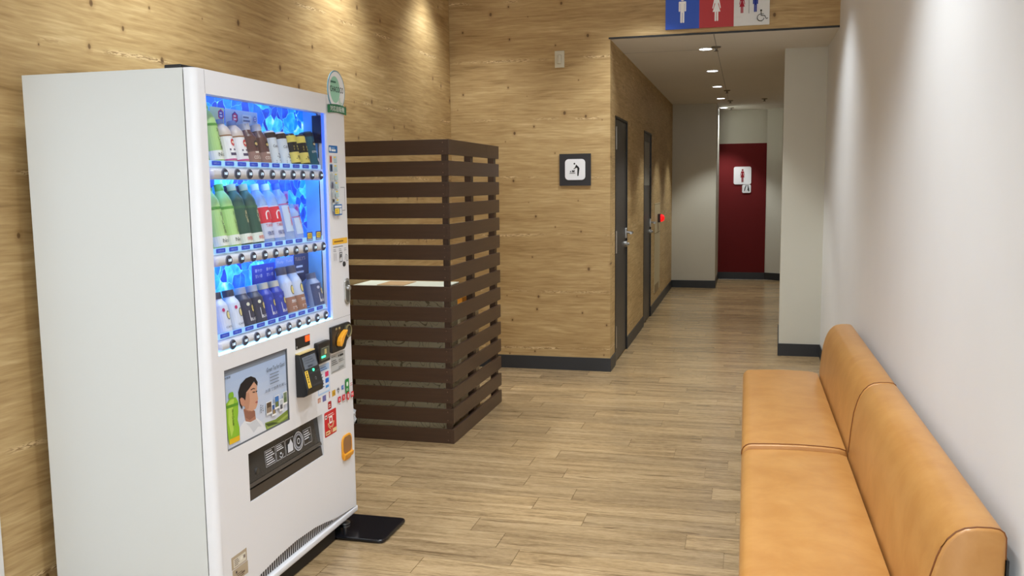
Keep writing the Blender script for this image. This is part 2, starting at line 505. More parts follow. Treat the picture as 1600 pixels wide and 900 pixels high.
# ================================================================== the setting
floor = struct('floor', MB().box(XL - 0.1, 1.7, YN, 15.0, -0.12, -0.004), M_FLOOR)
PW, PL, PY0 = 0.1535, 0.9024, 3.690
known = {0: -1.12, -1: -0.965, -2: -0.864, 1: -0.667, 2: -0.924, 3: -0.771, 4: -0.135, 5: -0.875, 6: -1.084, 7: -0.973, 8: -1.258,
         9: -0.62, 10: -1.13, 11: -0.945, 12: -0.48, 13: -0.92, 14: -0.403}
for row in range(-21, 68):
    y1 = PY0 + row * PW; y0 = y1 - PW
    j = known.get(row, -1.1 + (row * 0.377 % 1.0) * PL)
    if y0 < 0.4: continue
    lo, hi = (XL, XR) if y1 < YW + 0.02 else ((XC, XR) if y1 < YP else (XC, 1.45))
    x = j - PL * 4
    while x < hi:
        a, b = max(x, lo), min(x + PL, hi)
        if b - a > 0.02:
            if not (y0 > YF and b < XH):
                MB().box(a + 0.0012, b - 0.0012, y0 + 0.0008, y1 - 0.0008, -0.005, 0.0).build('plank', M_PLANK, floor)
        x += PL

# left wall: wood print, with the white return nearer the camera
struct('wall_left', MB().box(XL - 0.12, XL, 2.265, YW, 0.0, ZC), M_WOOD_Y)
struct('wall_left_return', MB().box(XL - 0.12, XL + 0.006, YN, 2.265, 0.0, ZC), M_WHITE)
# back wall with the corridor opening
struct('wall_back', MB().box(XL - 0.12, XC, YW, YW + 0.10, 0.0, ZC).box(XC, XR, YW, YW + 0.06, ZS + 0.012, ZC), M_WOOD_X)
struct('trim_1', MB().box(XC - 0.012, XR, YW - 0.004, YW + 0.012, ZS, ZS + 0.013), M_BLACK)
struct('wall_right', MB().box(XR, XR + 0.12, YN, YP, 0.0, ZC), M_WHITE)
struct('ceiling', MB().box(XL - 0.1, XR + 0.1, YN, YW, ZC, ZC + 0.1), M_CEIL)
cc = struct('ceiling_corridor', MB().box(XC - 0.1, 1.7, YW + 0.012, 15.0, ZS, ZS + 0.1), M_CEIL)
MB().box(-0.258, -0.2545, YW + 0.02, 12.5, ZS - 0.0012, ZS).build('panel_joint', M_GAP, cc)
MB().box(XC, -0.40, 7.70, 7.704, ZS - 0.0008, ZS).build('panel_joint', M_GAP, cc)

# corridor wall on the left, with two door openings
D = [(7.19, 7.94), (9.255, 9.98)]
us = [YW + 0.1, D[0][0], D[0][1], D[1][0], D[1][1], YF]; ws = [0.0, 2.005, ZS]
struct('wall_corridor_left', MB().plate(us, ws, lambda i, j: not (i in (1, 3) and j == 0), lambda u, w, s_: (XC - (0.10 if s_ else 0.0), u, w)), M_WOOD_Y)
for k, (a, b) in enumerate(D):
    d = thing('door_%d' % (k + 1), (XC, (a + b) / 2, 0), None, None); d['kind'] = 'structure'
    MB().box(XC - 0.10, XC + 0.004, a, a + 0.016, 0, 2.005).box(XC - 0.10, XC + 0.004, b - 0.016, b, 0, 2.005).box(XC - 0.10, XC + 0.004, a, b, 1.988, 2.005).build('door_frame', M_BLACK, d)
    leaf = MB().box(XC - 0.05, XC - 0.008, a + 0.02, b - 0.02, 0.008, 1.984).build('door_leaf', M_DOOR, d)
    hy = b - 0.075 if k == 0 else b - 0.06
    h = MB().rbox(XC - 0.009, XC + 0.008, hy - 0.022, hy + 0.022, 0.995, 1.085, 0.004)
    h.tube([(XC + 0.005, hy, 1.045), (XC + 0.055, hy, 1.045), (XC + 0.058, hy - 0.02, 1.045), (XC + 0.058, hy - 0.12, 1.045)], 0.011)
    h.build('lever_handle', M_STEEL, leaf, smooth=True)
    c = MB().disc_x(XC - 0.009, XC + 0.012, hy, 0.945, 0.028); c.disc_x(XC + 0.012, XC + 0.03, hy, 0.945, 0.012); c.build('lock_cylinder', M_STEEL, leaf, smooth=True)
    if k == 0:
        for hz in (1.83, 1.0, 0.225):
            g = MB().box(XC - 0.012, XC + 0.003, a + 0.018, a + 0.065, hz - 0.055, hz + 0.055); g.tube([(XC + 0.006, a + 0.02, hz - 0.09), (XC + 0.006, a + 0.02, hz + 0.09)], 0.008)
            g.build('hinge', M_STEEL, d, smooth=True)
    else:
        MB().box(XC - 0.009, XC - 0.006, a + 0.1, b - 0.1, 1.45, 1.9).build('vision_panel', mat('dark_glass', (40, 42, 42), 0.15), leaf)

struct('wall_corridor_end', MB().box(XC - 0.1, XH, YF, YR, 0.0, ZS), M_CREAM)
AX, AY = 0.56, YR - 0.17
struct('wall_far', MB().box(-1.0, XD, YR, YR + 0.1, 0, ZS).prism([(XD, YR), (AX, AY), (1.6, AY), (1.6, YR + 0.1), (XD, YR + 0.1)], 2, 0, ZS), M_CREAM)
struct('wall_far_red_panel', MB().box(-0.70, XD, YR - 0.006, YR, 0.105, 2.053), M_RED)
struct('wall_corridor_pier', MB().prism([(XP, YP), (XR + 0.12, YP), (1.6, YP), (1.6, 8.914), (0.318, 8.914)], 2, 0, ZS), M_CREAM)
struct('wall_corridor_right', MB().box(1.6, 1.7, YP, 15.0, 0, ZS), M_CREAM)

# baseboards
def base(name, *quads):
    mb = MB()
    for (x0, x1, y0, y1) in quads: mb.box(x0, x1, y0, y1, 0.0, 0.105)
    return struct(name, mb, M_BASE)
T = 0.008
base('baseboard_back', (XL, XC + T, YW - T, YW))
base('baseboard_left', (XL, XL + T, 2.265, YW - T))
base('baseboard_corridor_left', (XC, XC + T, YW, D[0][0]), (XC, XC + T, D[0][1], D[1][0]), (XC, XC + T, D[1][1], YF - T))
base('baseboard_corridor_end', (XC, XH + T, YF - T, YF), (XH, XH + T, YF, YR - T))
mb = MB().box(-0.41, XD, YR - 0.010, YR, 0, 0.105)
mb.prism([(XD, YR - 0.010), (AX, AY - 0.010), (AX, AY), (XD, YR)], 2, 0, 0.105)
struct('baseboard_far', mb, M_BASE)
mb = MB().box(XP - T, XR - T, YP - T, YP, 0, 0.105)
mb.prism([(XP - T, YP - T), (XP, YP), (0.318, 8.914), (0.310, 8.914)], 2, 0, 0.105)
struct('baseboard_pier', mb, M_BASE)
base('baseboard_right', (XR - T, XR, YN, YP))

# ================================================================== lights
def downlight(x, y, z, watts, label, group, ring=0.062, angle=104, blend=0.9, col=(0.88, 0.95, 1.0)):
    t = thing('ceiling_downlight', (x, y, z), label, 'ceiling light', group)
    r = ring
    MB().lathe([(r + 0.012, -0.0005), (r + 0.012, -0.004), (r, -0.006), (r - 0.004, -0.001)], (x, y, z), 28, cap=False).build('trim_ring', mat('lamp_trim_white', (225, 225, 222), 0.4), t, smooth=True)
    MB().lathe([(r - 0.003, -0.0030), (r - 0.003, -0.0022)], (x, y, z), 28).build('lens', M_LAMP, t)
    l = bpy.data.lights.new('downlight_lamp', 'SPOT')
    l.energy = watts; l.spot_size = math.radians(angle); l.spot_blend = blend; l.shadow_soft_size = ring * 0.8; l.color = col
    lo = bpy.data.objects.new('lamp', l); COL.objects.link(lo); lo.parent = t; lo.location = (0, 0, -0.012)
    return t
ordn = ['nearest', 'second nearest', 'middle', 'second farthest', 'farthest']
for k, (x, y) in enumerate(HALL_LIGHTS):
    downlight(x, y, ZS, HALL_W, '%s of the five downlights in the corridor ceiling' % ordn[k], 'corridor downlights', 0.052, 84, 0.5, (0.95, 0.985, 0.95))
for k, (x, y, e) in enumerate(ROOM_LIGHTS):
    side = 'left wall' if x < -1.5 else ('right wall' if x > -0.3 else 'middle line of the room')
    rank = 1 + sum(1 for a in ROOM_LIGHTS if abs(a[0] - x) < 0.3 and a[1] > y)
    rank = ('first', 'second', 'third', 'fourth')[rank - 1]
    downlight(x, y, ZC, ROOM_W * e, '%s ceiling downlight from the back wall along the %s' % (rank, side), 'room downlights')

# sprinkler heads and sensors in the corridor ceiling
for k, (x, y, lb) in enumerate([(-0.259, 7.573, 'small round sprinkler head beside the nearest corridor downlight'),
                                (-0.247, 11.11, 'small sprinkler head on the ceiling joint, beyond the middle downlight'),
                                (-0.234, 12.49, 'small sprinkler head on the ceiling joint beside the second farthest downlight'),
                                (-0.241, 13.65, 'small sprinkler head beside the farthest corridor downlight'),
                                (0.202, 12.38, 'small sprinkler head alone on the right of the corridor ceiling')]):
    t = thing('sprinkler_head', (x, y, ZS), lb, 'sprinkler', 'corridor sprinkler heads')
    MB().lathe([(0.04, 0), (0.036, -0.008), (0.016, -0.012)], (x, y, ZS), 18).build('escutcheon', mat('sprinkler_bronze', (120, 112, 98), 0.4, 0.6), t, smooth=True)
    MB().lathe([(0.011, -0.008), (0.009, -0.03), (0.020, -0.033), (0.020, -0.036)], (x, y, ZS), 12).build('deflector', mat('sprinkler_bronze', (0, 0, 0)), t, smooth=True)

# ================================================================== signs on the walls
def FY(yp):   # print frame on a wall that faces the camera (normal -Y)
    return lambda u, w, h: (u, yp - h, w)
def FX(xp):   # print frame on a face with normal +X; u runs along +Y
    return lambda u, w, h: (xp + h, u, w)

def man(p, u, w, h, c):
    """pictogram of a man, feet at w, height h"""
    k = h
    p.ell(u, w + 0.925 * k, 0.075 * k, 0.075 * k, c)
    p.rrect(u - 0.145 * k, w + 0.44 * k, u - 0.085 * k, w + 0.83 * k, 0.028 * k, c)
    p.rrect(u + 0.085 * k, w + 0.44 * k, u + 0.145 * k, w + 0.83 * k, 0.028 * k, c)
    p.rrect(u - 0.145 * k, w + 0.74 * k, u + 0.145 * k, w + 0.83 * k, 0.04 * k, c)
    p.rect(u - 0.078 * k, w + 0.40 * k, u + 0.078 * k, w + 0.80 * k, c)
    p.rrect(u - 0.078 * k, w, u - 0.008 * k, w + 0.46 * k, 0.03 * k, c)
    p.rrect(u + 0.008 * k, w, u + 0.078 * k, w + 0.46 * k, 0.03 * k, c)
def woman(p, u, w, h, c):
    k = h
    p.ell(u, w + 0.925 * k, 0.07 * k, 0.075 * k, c)
    p.poly([(u - 0.10 * k, w + 0.83 * k), (u - 0.165 * k, w + 0.50 * k), (u - 0.135 * k, w + 0.48 * k), (u - 0.06 * k, w + 0.75 * k)], c)
    p.poly([(u + 0.10 * k, w + 0.83 * k), (u + 0.06 * k, w + 0.75 * k), (u + 0.135 * k, w + 0.48 * k), (u + 0.165 * k, w + 0.50 * k)], c)
    p.poly([(u - 0.10 * k, w + 0.83 * k), (u - 0.055 * k, w + 0.66 * k), (u - 0.15 * k, w + 0.36 * k), (u + 0.15 * k, w + 0.36 * k), (u + 0.055 * k, w + 0.66 * k), (u + 0.10 * k, w + 0.83 * k)], c)
    p.rrect(u - 0.07 * k, w, u - 0.01 * k, w + 0.40 * k, 0.025 * k, c)
    p.rrect(u + 0.01 * k, w, u + 0.07 * k, w + 0.40 * k, 0.025 * k, c)

ts = thing('restroom_sign', (-0.235, YW, 2.597), 'blue, red and white restroom sign with pictograms above the corridor opening', 'sign')
Z0, Z1 = 2.597, 2.850
edges = [-0.605, -0.360, -0.114, 0.136]
for k, (nm, rgb) in enumerate((('men_panel', (36, 84, 196)), ('women_panel', (188, 44, 48)), ('shared_panel', (226, 226, 224)))):
    yf = YW - (0.012 if k < 2 else 0.016)
    pn = MB().box(edges[k], edges[k + 1], yf, YW, Z0, Z1).build(nm, mat('sign_' + nm, rgb, 0.4), ts)
    p = Print(FY(yf)); um = (edges[k] + edges[k + 1]) / 2
    if k == 0: man(p, um, Z0 + 0.043, 0.185, (248, 248, 248))
    elif k == 1: woman(p, um, Z0 + 0.043, 0.185, (248, 248, 248))
    else:
        woman(p, um - 0.068, Z0 + 0.088, 0.125, (170, 30, 50))
        p.rect(um - 0.021, Z0 + 0.085, um - 0.018, Z0 + 0.215, (60, 60, 60))
        man(p, um + 0.026, Z0 + 0.091, 0.125, (36, 56, 150))
        c = (40, 44, 40); wx, wz = um + 0.070, Z0 + 0.050
        p.ell(wx - 0.004, wz + 0.050, 0.0065, 0.0065, c)
        p.stroke([(wx - 0.004, wz + 0.044), (wx - 0.004, wz + 0.014), (wx + 0.022, wz + 0.012), (wx + 0.032, wz - 0.010), (wx + 0.044, wz - 0.006)], 0.0045, c)
        p.stroke([(wx - 0.003, wz + 0.026), (wx + 0.015, wz + 0.026)], 0.0035, c)
        p.arc(wx - 0.006, wz, 0.024, 95, 345, 0.0045, c)
    p.build('pictogram', pn)

bs = thing('baby_changing_sign', (-1.29, YW, 1.457), 'square black sign with white baby changing pictogram on the wooden wall', 'sign')
bk = MB().box(-1.412, -1.166, YW - 0.010, YW, 1.457, 1.702).build('backplate', mat('sign_black', (38, 35, 38), 0.4), bs)
wp = MB().prism(rrpts(-1.367, 1.501, -1.209, 1.661, 0.028, 6), 1, YW - 0.015, YW - 0.010).build('plate', mat('sign_white', (240, 240, 244), 0.35), bs)
p = Print(FY(YW - 0.015)); c = (24, 22, 26)
def q(x, y): return (-1.412 + (x - 185) / 623 * 0.246, 1.702 - (y - 133) / 640 * 0.245)
p.ell(*q(486, 333), 0.0068, 0.0065, c)
p.poly([q(520, 348), q(572, 400), q(586, 430), q(566, 580), q(543, 580), q(545, 425), q(520, 412), q(503, 395)], c)
p.poly([q(510, 375), q(520, 412), q(497, 436), q(470, 440), q(468, 430), q(488, 424)], c)
p.ell(*q(410, 488), 0.005, 0.005, c)
p.poly([q(438, 460), q(452, 462), q(464, 480), q(474, 458), q(490, 462), q(488, 500), q(438, 500)], c)
p.rect(*q(390, 526), *q(502, 516), c)
p.build('pictogram', wp)

sw = thing('wall_sensor', (-1.4075, YW, 2.358), 'cream wall sensor plate with rounded cover high on wooden wall', 'wall sensor')
MB().rbox(-1.445, -1.370, YW - 0.010, YW, 2.358, 2.484, 0.003).build('plate', mat('switch_cream', (214, 208, 186), 0.4), sw)
MB().rbox(-1.425, -1.392, YW - 0.026, YW - 0.008, 2.385, 2.455, 0.007, 4).build('cover', mat('switch_cover', (206, 200, 180), 0.35), sw, smooth=True)

ws_ = thing('womens_room_sign', (-0.07, YR - 0.006, 1.32), 'white women restroom signs with red figure on the red wall', 'sign')
f1 = MB().prism(rrpts(-0.197, 1.441, 0.060, 1.706, 0.028, 5), 1, YR - 0.018, YR - 0.006).build('large_plate', mat('sign_white', (0, 0, 0)), ws_)
p = Print(FY(YR - 0.018), 0.001, 0.001); woman(p, -0.068, 1.475, 0.195, (140, 24, 34)); p.build('pictogram', f1)
f2 = MB().prism(rrpts(-0.069, 1.312, 0.058, 1.436, 0.02, 5), 1, YR - 0.018, YR - 0.006).build('small_plate', mat('sign_white', (0, 0, 0)), ws_)
p = Print(FY(YR - 0.018), 0.001, 0.001); c = (30, 40, 36)
p.poly([(-0.040, 1.335), (-0.030, 1.34), (-0.020, 1.385), (-0.012, 1.41), (-0.022, 1.415), (-0.036, 1.38)], c); p.ell(-0.014, 1.42, 0.008, 0.008, c)
p.poly([(0.000, 1.34), (0.012, 1.375), (0.012, 1.41), (0.022, 1.41), (0.030, 1.38), (0.036, 1.34), (0.020, 1.335), (0.016, 1.36)], c); p.ell(0.014, 1.42, 0.008, 0.008, c)
p.build('pictogram', f2)

hc = thing('hose_cabinet', (XC, 10.69, 0.2), 'pale flush fire cabinet in the corridor wall with red lamp', 'fire cabinet')
MB().box(XC, XC + 0.004, 10.37, 11.03, 0.212, 1.242).build('door_panel', mat('cabinet_beige', (196, 180, 142), 0.45), hc)
MB().box(XC + 0.004, XC + 0.0055, 10.37, 11.03, 0.893, 0.899).box(XC + 0.004, XC + 0.0055, 10.37, 11.03, 1.225, 1.230).build('panel_joint', mat('joint_brown', (120, 104, 74), 0.6), hc)
MB().rbox(XC + 0.003, XC + 0.035, 10.72, 10.83, 1.01, 1.11, 0.006).build('alarm_base', mat('alarm_dark', (60, 30, 28), 0.4), hc)
MB().lathe([(0.046, 0), (0.044, 0.02), (0.032, 0.042), (0.004, 0.05)], (0, 0, 0), 18)
mb = MB()
for (r0, x0, r1, x1) in ((0.046, 0.03, 0.044, 0.05), (0.044, 0.05, 0.032, 0.072), (0.032, 0.072, 0.006, 0.08)):
    mb.disc_x(XC + x0, XC + x1, 10.79, 1.06, r0, r1, 18)
mb.build('red_lamp', mat('red_lamp', (226, 20, 24), 0.3, emit=0.9), hc, smooth=True)
MB().box(XC + 0.004, XC + 0.006, 10.40, 10.86, 0.205, 0.30).build('lower_plate', mat('cabinet_brown', (150, 128, 92), 0.5), hc)

# ================================================================== slatted partition
XQ, YS0, YS1, ZQ = -1.5926, 4.7524, 5.7911, 1.7219
TH, SH, NS = 0.018, 0.0835, 15
PITCH = (ZQ - SH) / (NS - 1)
sp = thing('slatted_partition', ((XL + XQ) / 2, (YS0 + YS1) / 2, 0), 'dark brown slatted wooden partition standing between vending machine and wooden wall', 'partition')
wf = WLOC[sp.name]
fs_ = MB().box(XL + 0.003, XQ - TH, YS0 + 0.003, YS0 + TH, 0.0, SH).build('slat', M_SLAT, sp, bevel=0.0015)
rs_ = MB().box(XQ - TH, XQ, YS0, YS1, 0.0, SH).build('slat', M_SLAT, sp, bevel=0.0015)
sc = MB()
sc.lathe([(0.0032, 0), (0.0032, 0.001)], (0, 0, 0), 8)
screw_me = None
def screw(x, y, z, parent, axis):
    global screw_me
    if screw_me is None:
        m_ = MB(); seg = 8
        m_.lathe([(0.0036, 0.0), (0.0030, 0.0012)], (0, 0, 0), seg)
        o = m_.build('screw', mat('screw_head', (120, 96, 80), 0.4, 0.6), parent, local=True); screw_me = o.data
    else:
        o = bpy.data.objects.new('screw', screw_me); COL.objects.link(o); o.parent = parent
    o.location = Vector((x, y, z)) - wf
    o.rotation_euler = (math.radians(90), 0, 0) if axis == 'y' else (0, math.radians(90), 0)
for k in range(NS):
    if k == 0: a, b = fs_, rs_
    else:
        a = fs_.copy(); b = rs_.copy()
        for o in (a, b):
            COL.objects.link(o); o.parent = sp; o.location.z = k * PITCH
    for dz in (0.018, 0.066):
        screw(XQ - TH - 0.018, YS0 + 0.0028, dz, a, 'y')
for (x0, x1, y0, y1) in ((XQ - TH - 0.032, XQ - TH - 0.0005, YS0 + TH + 0.0005, YS0 + TH + 0.032),
                         (XQ - TH - 0.04, XQ - TH - 0.0005, 5.215, 5.265),
                         (XQ - TH - 0.04, XQ - TH - 0.0005, 5.725, 5.775),
                         (XL + 0.003, XL + 0.05, YS0 + TH + 0.0005, YS0 + TH + 0.032)):
    MB().box(x0, x1, y0, y1, 0.0, ZQ - 0.002).build('post', M_SLAT, sp)

# what stands behind the slats
cb = thing('storage_bin', (-2.0, 5.06, 0), 'pale bin with squiggle pattern behind the lower slats of the partition', 'bin')
M_SQ = squiggle('squiggle_print', (226, 218, 186), (140, 128, 98))
MB().box(-2.27, -1.70, 4.92, 5.19, 0.02, 0.868).build('body', M_SQ, cb, bevel=0.004)
MB().rbox(-2.275, -1.69, 4.91, 5.20, 0.868, 0.884, 0.005).build('lid', mat('bin_lid', (234, 236, 216), 0.4), cb)
MB().box(-2.12, -1.95, 4.94, 5.15, 0.884, 0.887).build('paper_sheet', mat('kraft_paper', (196, 158, 112), 0.7), cb)
c2 = thing('cream_cabinet', (-1.95, 5.5, 0), 'cream cabinet at the far end behind the slatted partition', 'cabinet')
MB().rbox(-2.26, -1.72, 5.30, 5.70, 0.0, 0.70, 0.006).build('body', mat('cabinet_cream', (214, 196, 160), 0.5), c2)
MB().rbox(-2.265, -1.71, 5.29, 5.71, 0.70, 0.715, 0.004).build('top', mat('cabinet_cream_top', (226, 214, 190), 0.45), c2)
t = thing('orange_tray', (-1.80, 5.5, 0.7155), 'orange tray on the cream cabinet behind the slats', 'tray')
MB().rbox(-1.90, -1.725, 5.36, 5.64, 0.7155, 0.724, 0.003).build('bottom', mat('tray_orange', (236, 156, 48), 0.45), t)
MB().box(-1.90, -1.893, 5.36, 5.64, 0.72, 0.765).box(-1.732, -1.725, 5.36, 5.64, 0.72, 0.765).box(-1.893, -1.732, 5.36, 5.367, 0.72, 0.765).box(-1.893, -1.732, 5.633, 5.64, 0.72, 0.765).build('rim', mat('tray_orange', (0, 0, 0)), t)
t = MB().rbox(-1.87, -1.76, 5.40, 5.55, 0.7245, 0.83, 0.006).build('white_carton', mat('carton_white', (232, 232, 230), 0.5), None, loc=(-1.81, 5.47, 0.7245))
tag(t, 'small white carton standing in the orange tray behind the slats', 'carton')

# ================================================================== bench
def loft(sec, y0, y1, r, n=4):
    """closed section (x, z) swept along Y with rounded ends"""
    cx = sum(p[0] for p in sec) / len(sec); cz = sum(p[1] for p in sec) / len(sec)
    st = []
    for k in range(n + 1):
        a = math.pi / 2 * k / n; st.append((y0 + r * (1 - math.sin(a)), r * (1 - math.cos(a))))
    st = [(y0 + r * (1 - math.sin(math.pi / 2 * k / n)), r * (1 - math.cos(math.pi / 2 * k / n))) for k in range(n, -1, -1)]
    prof = [(y, i) for y, i in st] + [((y0 + y1) / 2, 0)] + [(y0 + y1 - y, i) for y, i in reversed(st)]
    mb = MB(); vs = []; fs = []; m = len(sec)
    W_ = max(p[0] for p in sec) - min(p[0] for p in sec); H_ = max(p[1] for p in sec) - min(p[1] for p in sec)
    for (y, i) in prof:
        for (x, z) in sec: vs.append((cx + (x - cx) * (1 - 2 * i / W_), y, cz + (z - cz) * (1 - 2 * i / H_)))
    for k in range(len(prof) - 1):
        for j in range(m):
            j2 = (j + 1) % m; fs.append((k * m + j, k * m + j2, (k + 1) * m + j2, (k + 1) * m + j))
    fs.append(tuple(range(m - 1, -1, -1))); fs.append(tuple((len(prof) - 1) * m + j for j in range(m)))
    mb.add(vs, fs); return mb
seat_sec = [(0.006, 0.13), (0.0, 0.16), (-0.003, 0.34)]
for k in range(6):
    a = math.radians(180 - 90 * k / 5); seat_sec.append((0.037 + 0.040 * math.cos(a), 0.348 + 0.040 * math.sin(a)))
seat_sec += [(0.12, 0.393), (0.22, 0.396), (0.32, 0.394), (0.38, 0.390), (0.405, 0.382), (0.412, 0.36), (0.412, 0.13)]
back_sec = [(0.414, 0.13), (0.414, 0.38), (0.421, 0.47), (0.430, 0.545), (0.443, 0.594), (0.452, 0.617), (0.464, 0.638), (0.482, 0.657), (0.500, 0.667), (0.526, 0.672), (0.555, 0.673), (0.572, 0.671), (0.582, 0.664), (0.587, 0.652), (0.588, 0.60), (0.588, 0.13)]
YB = [(2.180, 3.733), (3.737, 5.290)]
for k, (y0, y1) in enumerate(YB):
    lb = ('tan orange vinyl bench section nearest the camera along the white wall', 'tan orange vinyl bench section farther away, toward the corridor opening')[k]
    t = thing('bench', (0.3, (y0 + y1) / 2, 0), lb, 'bench', 'bench sections along the right wall')
    dz = -0.012 if k == 0 else 0.004
    seat_k = [(x, z + (dz if z > 0.2 else 0)) for x, z in seat_sec]
    loft(seat_k, y0, y1, 0.018).build('seat', M_VINYL, t, smooth=True)
    loft(back_sec, y0, y1, 0.014).build('backrest', M_VINYL, t, smooth=True)
    for yy in (y0 + 0.010,):
        MB().tube([(x, yy, z) for x, z in [(p_[0] - 0.0005, p_[1]) for p_ in back_sec[1:-1]]], 0.0022, 6).build('piping', M_PIPE, t, smooth=True)
        MB().tube([(x, yy, z + 0.0003) for x, z in seat_k[2:-2]], 0.0022, 6).build('piping', M_PIPE, t, smooth=True)
    MB().box(0.05, 0.56, y0 + 0.06, y1 - 0.06, 0.03, 0.13).build('plinth', M_BLACK, t)
    MB().box(0.5885, 0.594, y0 + 0.004, y1 - 0.004, 0.12, 0.60).build('back_gap_shade', M_BLACK, t)  # black sheet stands for the shade in the gap behind the backrest
    for (lx, ly) in ((0.08, y0 + 0.1), (0.5, y0 + 0.1), (0.08, y1 - 0.1), (0.5, y1 - 0.1)):
        MB().lathe([(0.025, 0), (0.025, 0.03)], (lx, ly, 0), 14).build('leg', M_BLACK, t)

# ================================================================== vending machine
XB, XS, XF = -2.2412, -1.6543, -1.6174
M0, M1, ZM, ZB = 2.4345, 3.4941, 1.830, 0.064
vm = thing('vending_machine', ((XB + XF) / 2, (M0 + M1) / 2, 0), 'tall white drinks vending machine with blue lit display against the wooden wall', 'vending machine')
G0, G1, H0, H1 = 2.490, 3.312, 0.935, 1.756                       # window
L0, L1, K0, K1 = 2.636, 3.188, 0.402, 0.571                       # delivery slot
P0, P1, R0, R1 = 2.516, 2.928, 0.615, 0.882                       # poster recess
XBK = -1.718                                                      # back of the display
# cabinet (its front is open where the display sits)
cab = MB().box(XB, XBK - 0.004, M0, M1, ZB, ZM).box(XBK - 0.004, XS - 0.004, M0, M0 + 0.03, ZB, ZM).box(XBK - 0.004, XS - 0.004, M1 - 0.03, M1, ZB, ZM)
cab.box(XBK - 0.004, XS - 0.004, M0 + 0.03, M1 - 0.03, ZM - 0.03, ZM).box(XBK - 0.004, XS - 0.004, M0 + 0.03, M1 - 0.03, ZB, ZB + 0.03)
cab.build('cabinet', M_BODY, vm)
MB().box(XS - 0.004, XS, M0 + 0.007, M1 - 0.004, ZB + 0.004, 0.39).box(XS - 0.004, XS, M0 + 0.007, G0, 0.39, ZM - 0.004).box(XS - 0.004, XS, G1, M1 - 0.004, 0.39, ZM - 0.004).box(XS - 0.004, XS, G0, G1, H1, ZM - 0.004).build('door_gasket', M_DARKGAP, vm)
# door: two rounded stiles, plate with openings, lower panel with arched edge
def stile(y_out, y_in):
    sgn = 1 if y_in > y_out else -1; r = 0.022
    pts = [(XS, y_in), (XS, y_out)]
    for k in range(7):
        a = math.radians(90 * k / 6)
        pts.append((XF - r + r * math.sin(a), y_out + sgn * (r - r * math.cos(a))))
    pts.append((XF, y_in)); return pts
mb = MB().prism(stile(M0, G0), 2, 0.40, ZM).prism(stile(M1, G1), 2, 0.40, ZM)
us = [G0, P0, L0, P1, L1, G1]; ws = [0.40, K0, K1, R0, R1, H0, H1, ZM]
def solid(i, j):
    u = (us[i] + us[i + 1]) / 2; w = (ws[j] + ws[j + 1]) / 2
    if H0 < w < H1: return False
    if L0 < u < L1 and K0 < w < K1: return False
    if P0 < u < P1 and R0 < w < R1: return False
    return True
mb.plate(us, ws, solid, lambda u, w, s_: (XF if s_ == 0 else XS, u, w))
mb.build('door', M_FRONT, vm, smooth=True)
arc = [(2.475, 0.106), (2.55, 0.106), (2.60, 0.110), (2.682, 0.127), (2.812, 0.140), (2.938, 0.146), (3.087, 0.139), (3.18, 0.126), (3.232, 0.116), (3.299, 0.106), (3.38, 0.099), (3.47, 0.093)]
mb = MB().prism([(M0 + 0.02, 0.40)] + [(M0 + 0.02, 0.106)] + arc + [(M1 - 0.02, 0.092), (M1 - 0.02, 0.40)], 0, XF - 0.016, XF)
mb.prism([(XS, M0 + 0.0205), (XS, M0)] + [(XF - 0.022 + 0.022 * math.sin(math.radians(15 * k)), M0 + 0.022 - 0.022 * math.cos(math.radians(15 * k))) for k in range(7)] + [(XF, M0 + 0.0225)], 2, 0.106, 0.40)
mb.prism([(XS, M1 - 0.0205), (XS, M1)] + [(XF - 0.022 + 0.022 * math.sin(math.radians(15 * k)), M1 - 0.022 + 0.022 * math.cos(math.radians(15 * k))) for k in range(7)] + [(XF, M1 - 0.0225)], 2, 0.092, 0.40)
mb.build('lower_panel', M_FRONT, vm, smooth=True)
rail = MB().rbox(XS, XF + 0.001, M0 + 0.002, M1 - 0.002, ZB, 0.090, 0.006).build('bottom_rail', M_FRONT, vm, smooth=True)
gr = MB().box(XS, XF - 0.017, M0 + 0.02, M1 - 0.02, 0.088, 0.15).build('vent_recess', mat('vent_white', (206, 206, 210), 0.5), vm)
k = 0; y = 2.60
def arcz(y):
    for (a, b) in zip(arc[:-1], arc[1:]):
        if a[0] <= y <= b[0]: return a[1] + (b[1] - a[1]) * (y - a[0]) / (b[0] - a[0])
    return 0.1
while y < 3.27:
    z = arcz(y)
    if z > 0.108: MB().box(XF - 0.0172, XF - 0.0160, y, y + 0.0068, 0.0925, z + 0.004).build('vent_slot', mat('vent_black', (26, 22, 22), 0.7), gr)
    y += 0.0155
MB().box(XB + 0.02, XF - 0.022, M0 + 0.02, 3.305, 0.002, ZB).box(XB + 0.02, XF - 0.075, 3.305, M1 - 0.02, 0.017, ZB).build('kick_plate', mat('kick_black', (22, 18, 16), 0.6), vm)
for ly in (M0 + 0.05, M1 - 0.045):
    f = MB().lathe([(0.024, 0.0165), (0.024, 0.024), (0.012, 0.030), (0.009, 0.030), (0.009, ZB)], (XF - 0.045, ly, 0), 18).build('levelling_foot', M_STEEL, vm, smooth=True)
MB().rbox(-1.735, -1.675, M0 + 0.02, M0 + 0.10, ZM, ZM + 0.014, 0.004).build('hinge_cap', M_BLKPL, vm)
# seams on the door
for (y0, y1, z0, z1) in ((G0 - 0.004, G0 - 0.0030, 1.757, ZM - 0.002), (G1 + 0.004, G1 + 0.005, 1.757, ZM - 0.002), (G1 + 0.003, M1 - 0.02, 0.9285, 0.9295)):
    MB().box(XF - 0.001, XF + 0.0003, y0, y1, z0, z1).build('panel_seam', M_GAP, vm)

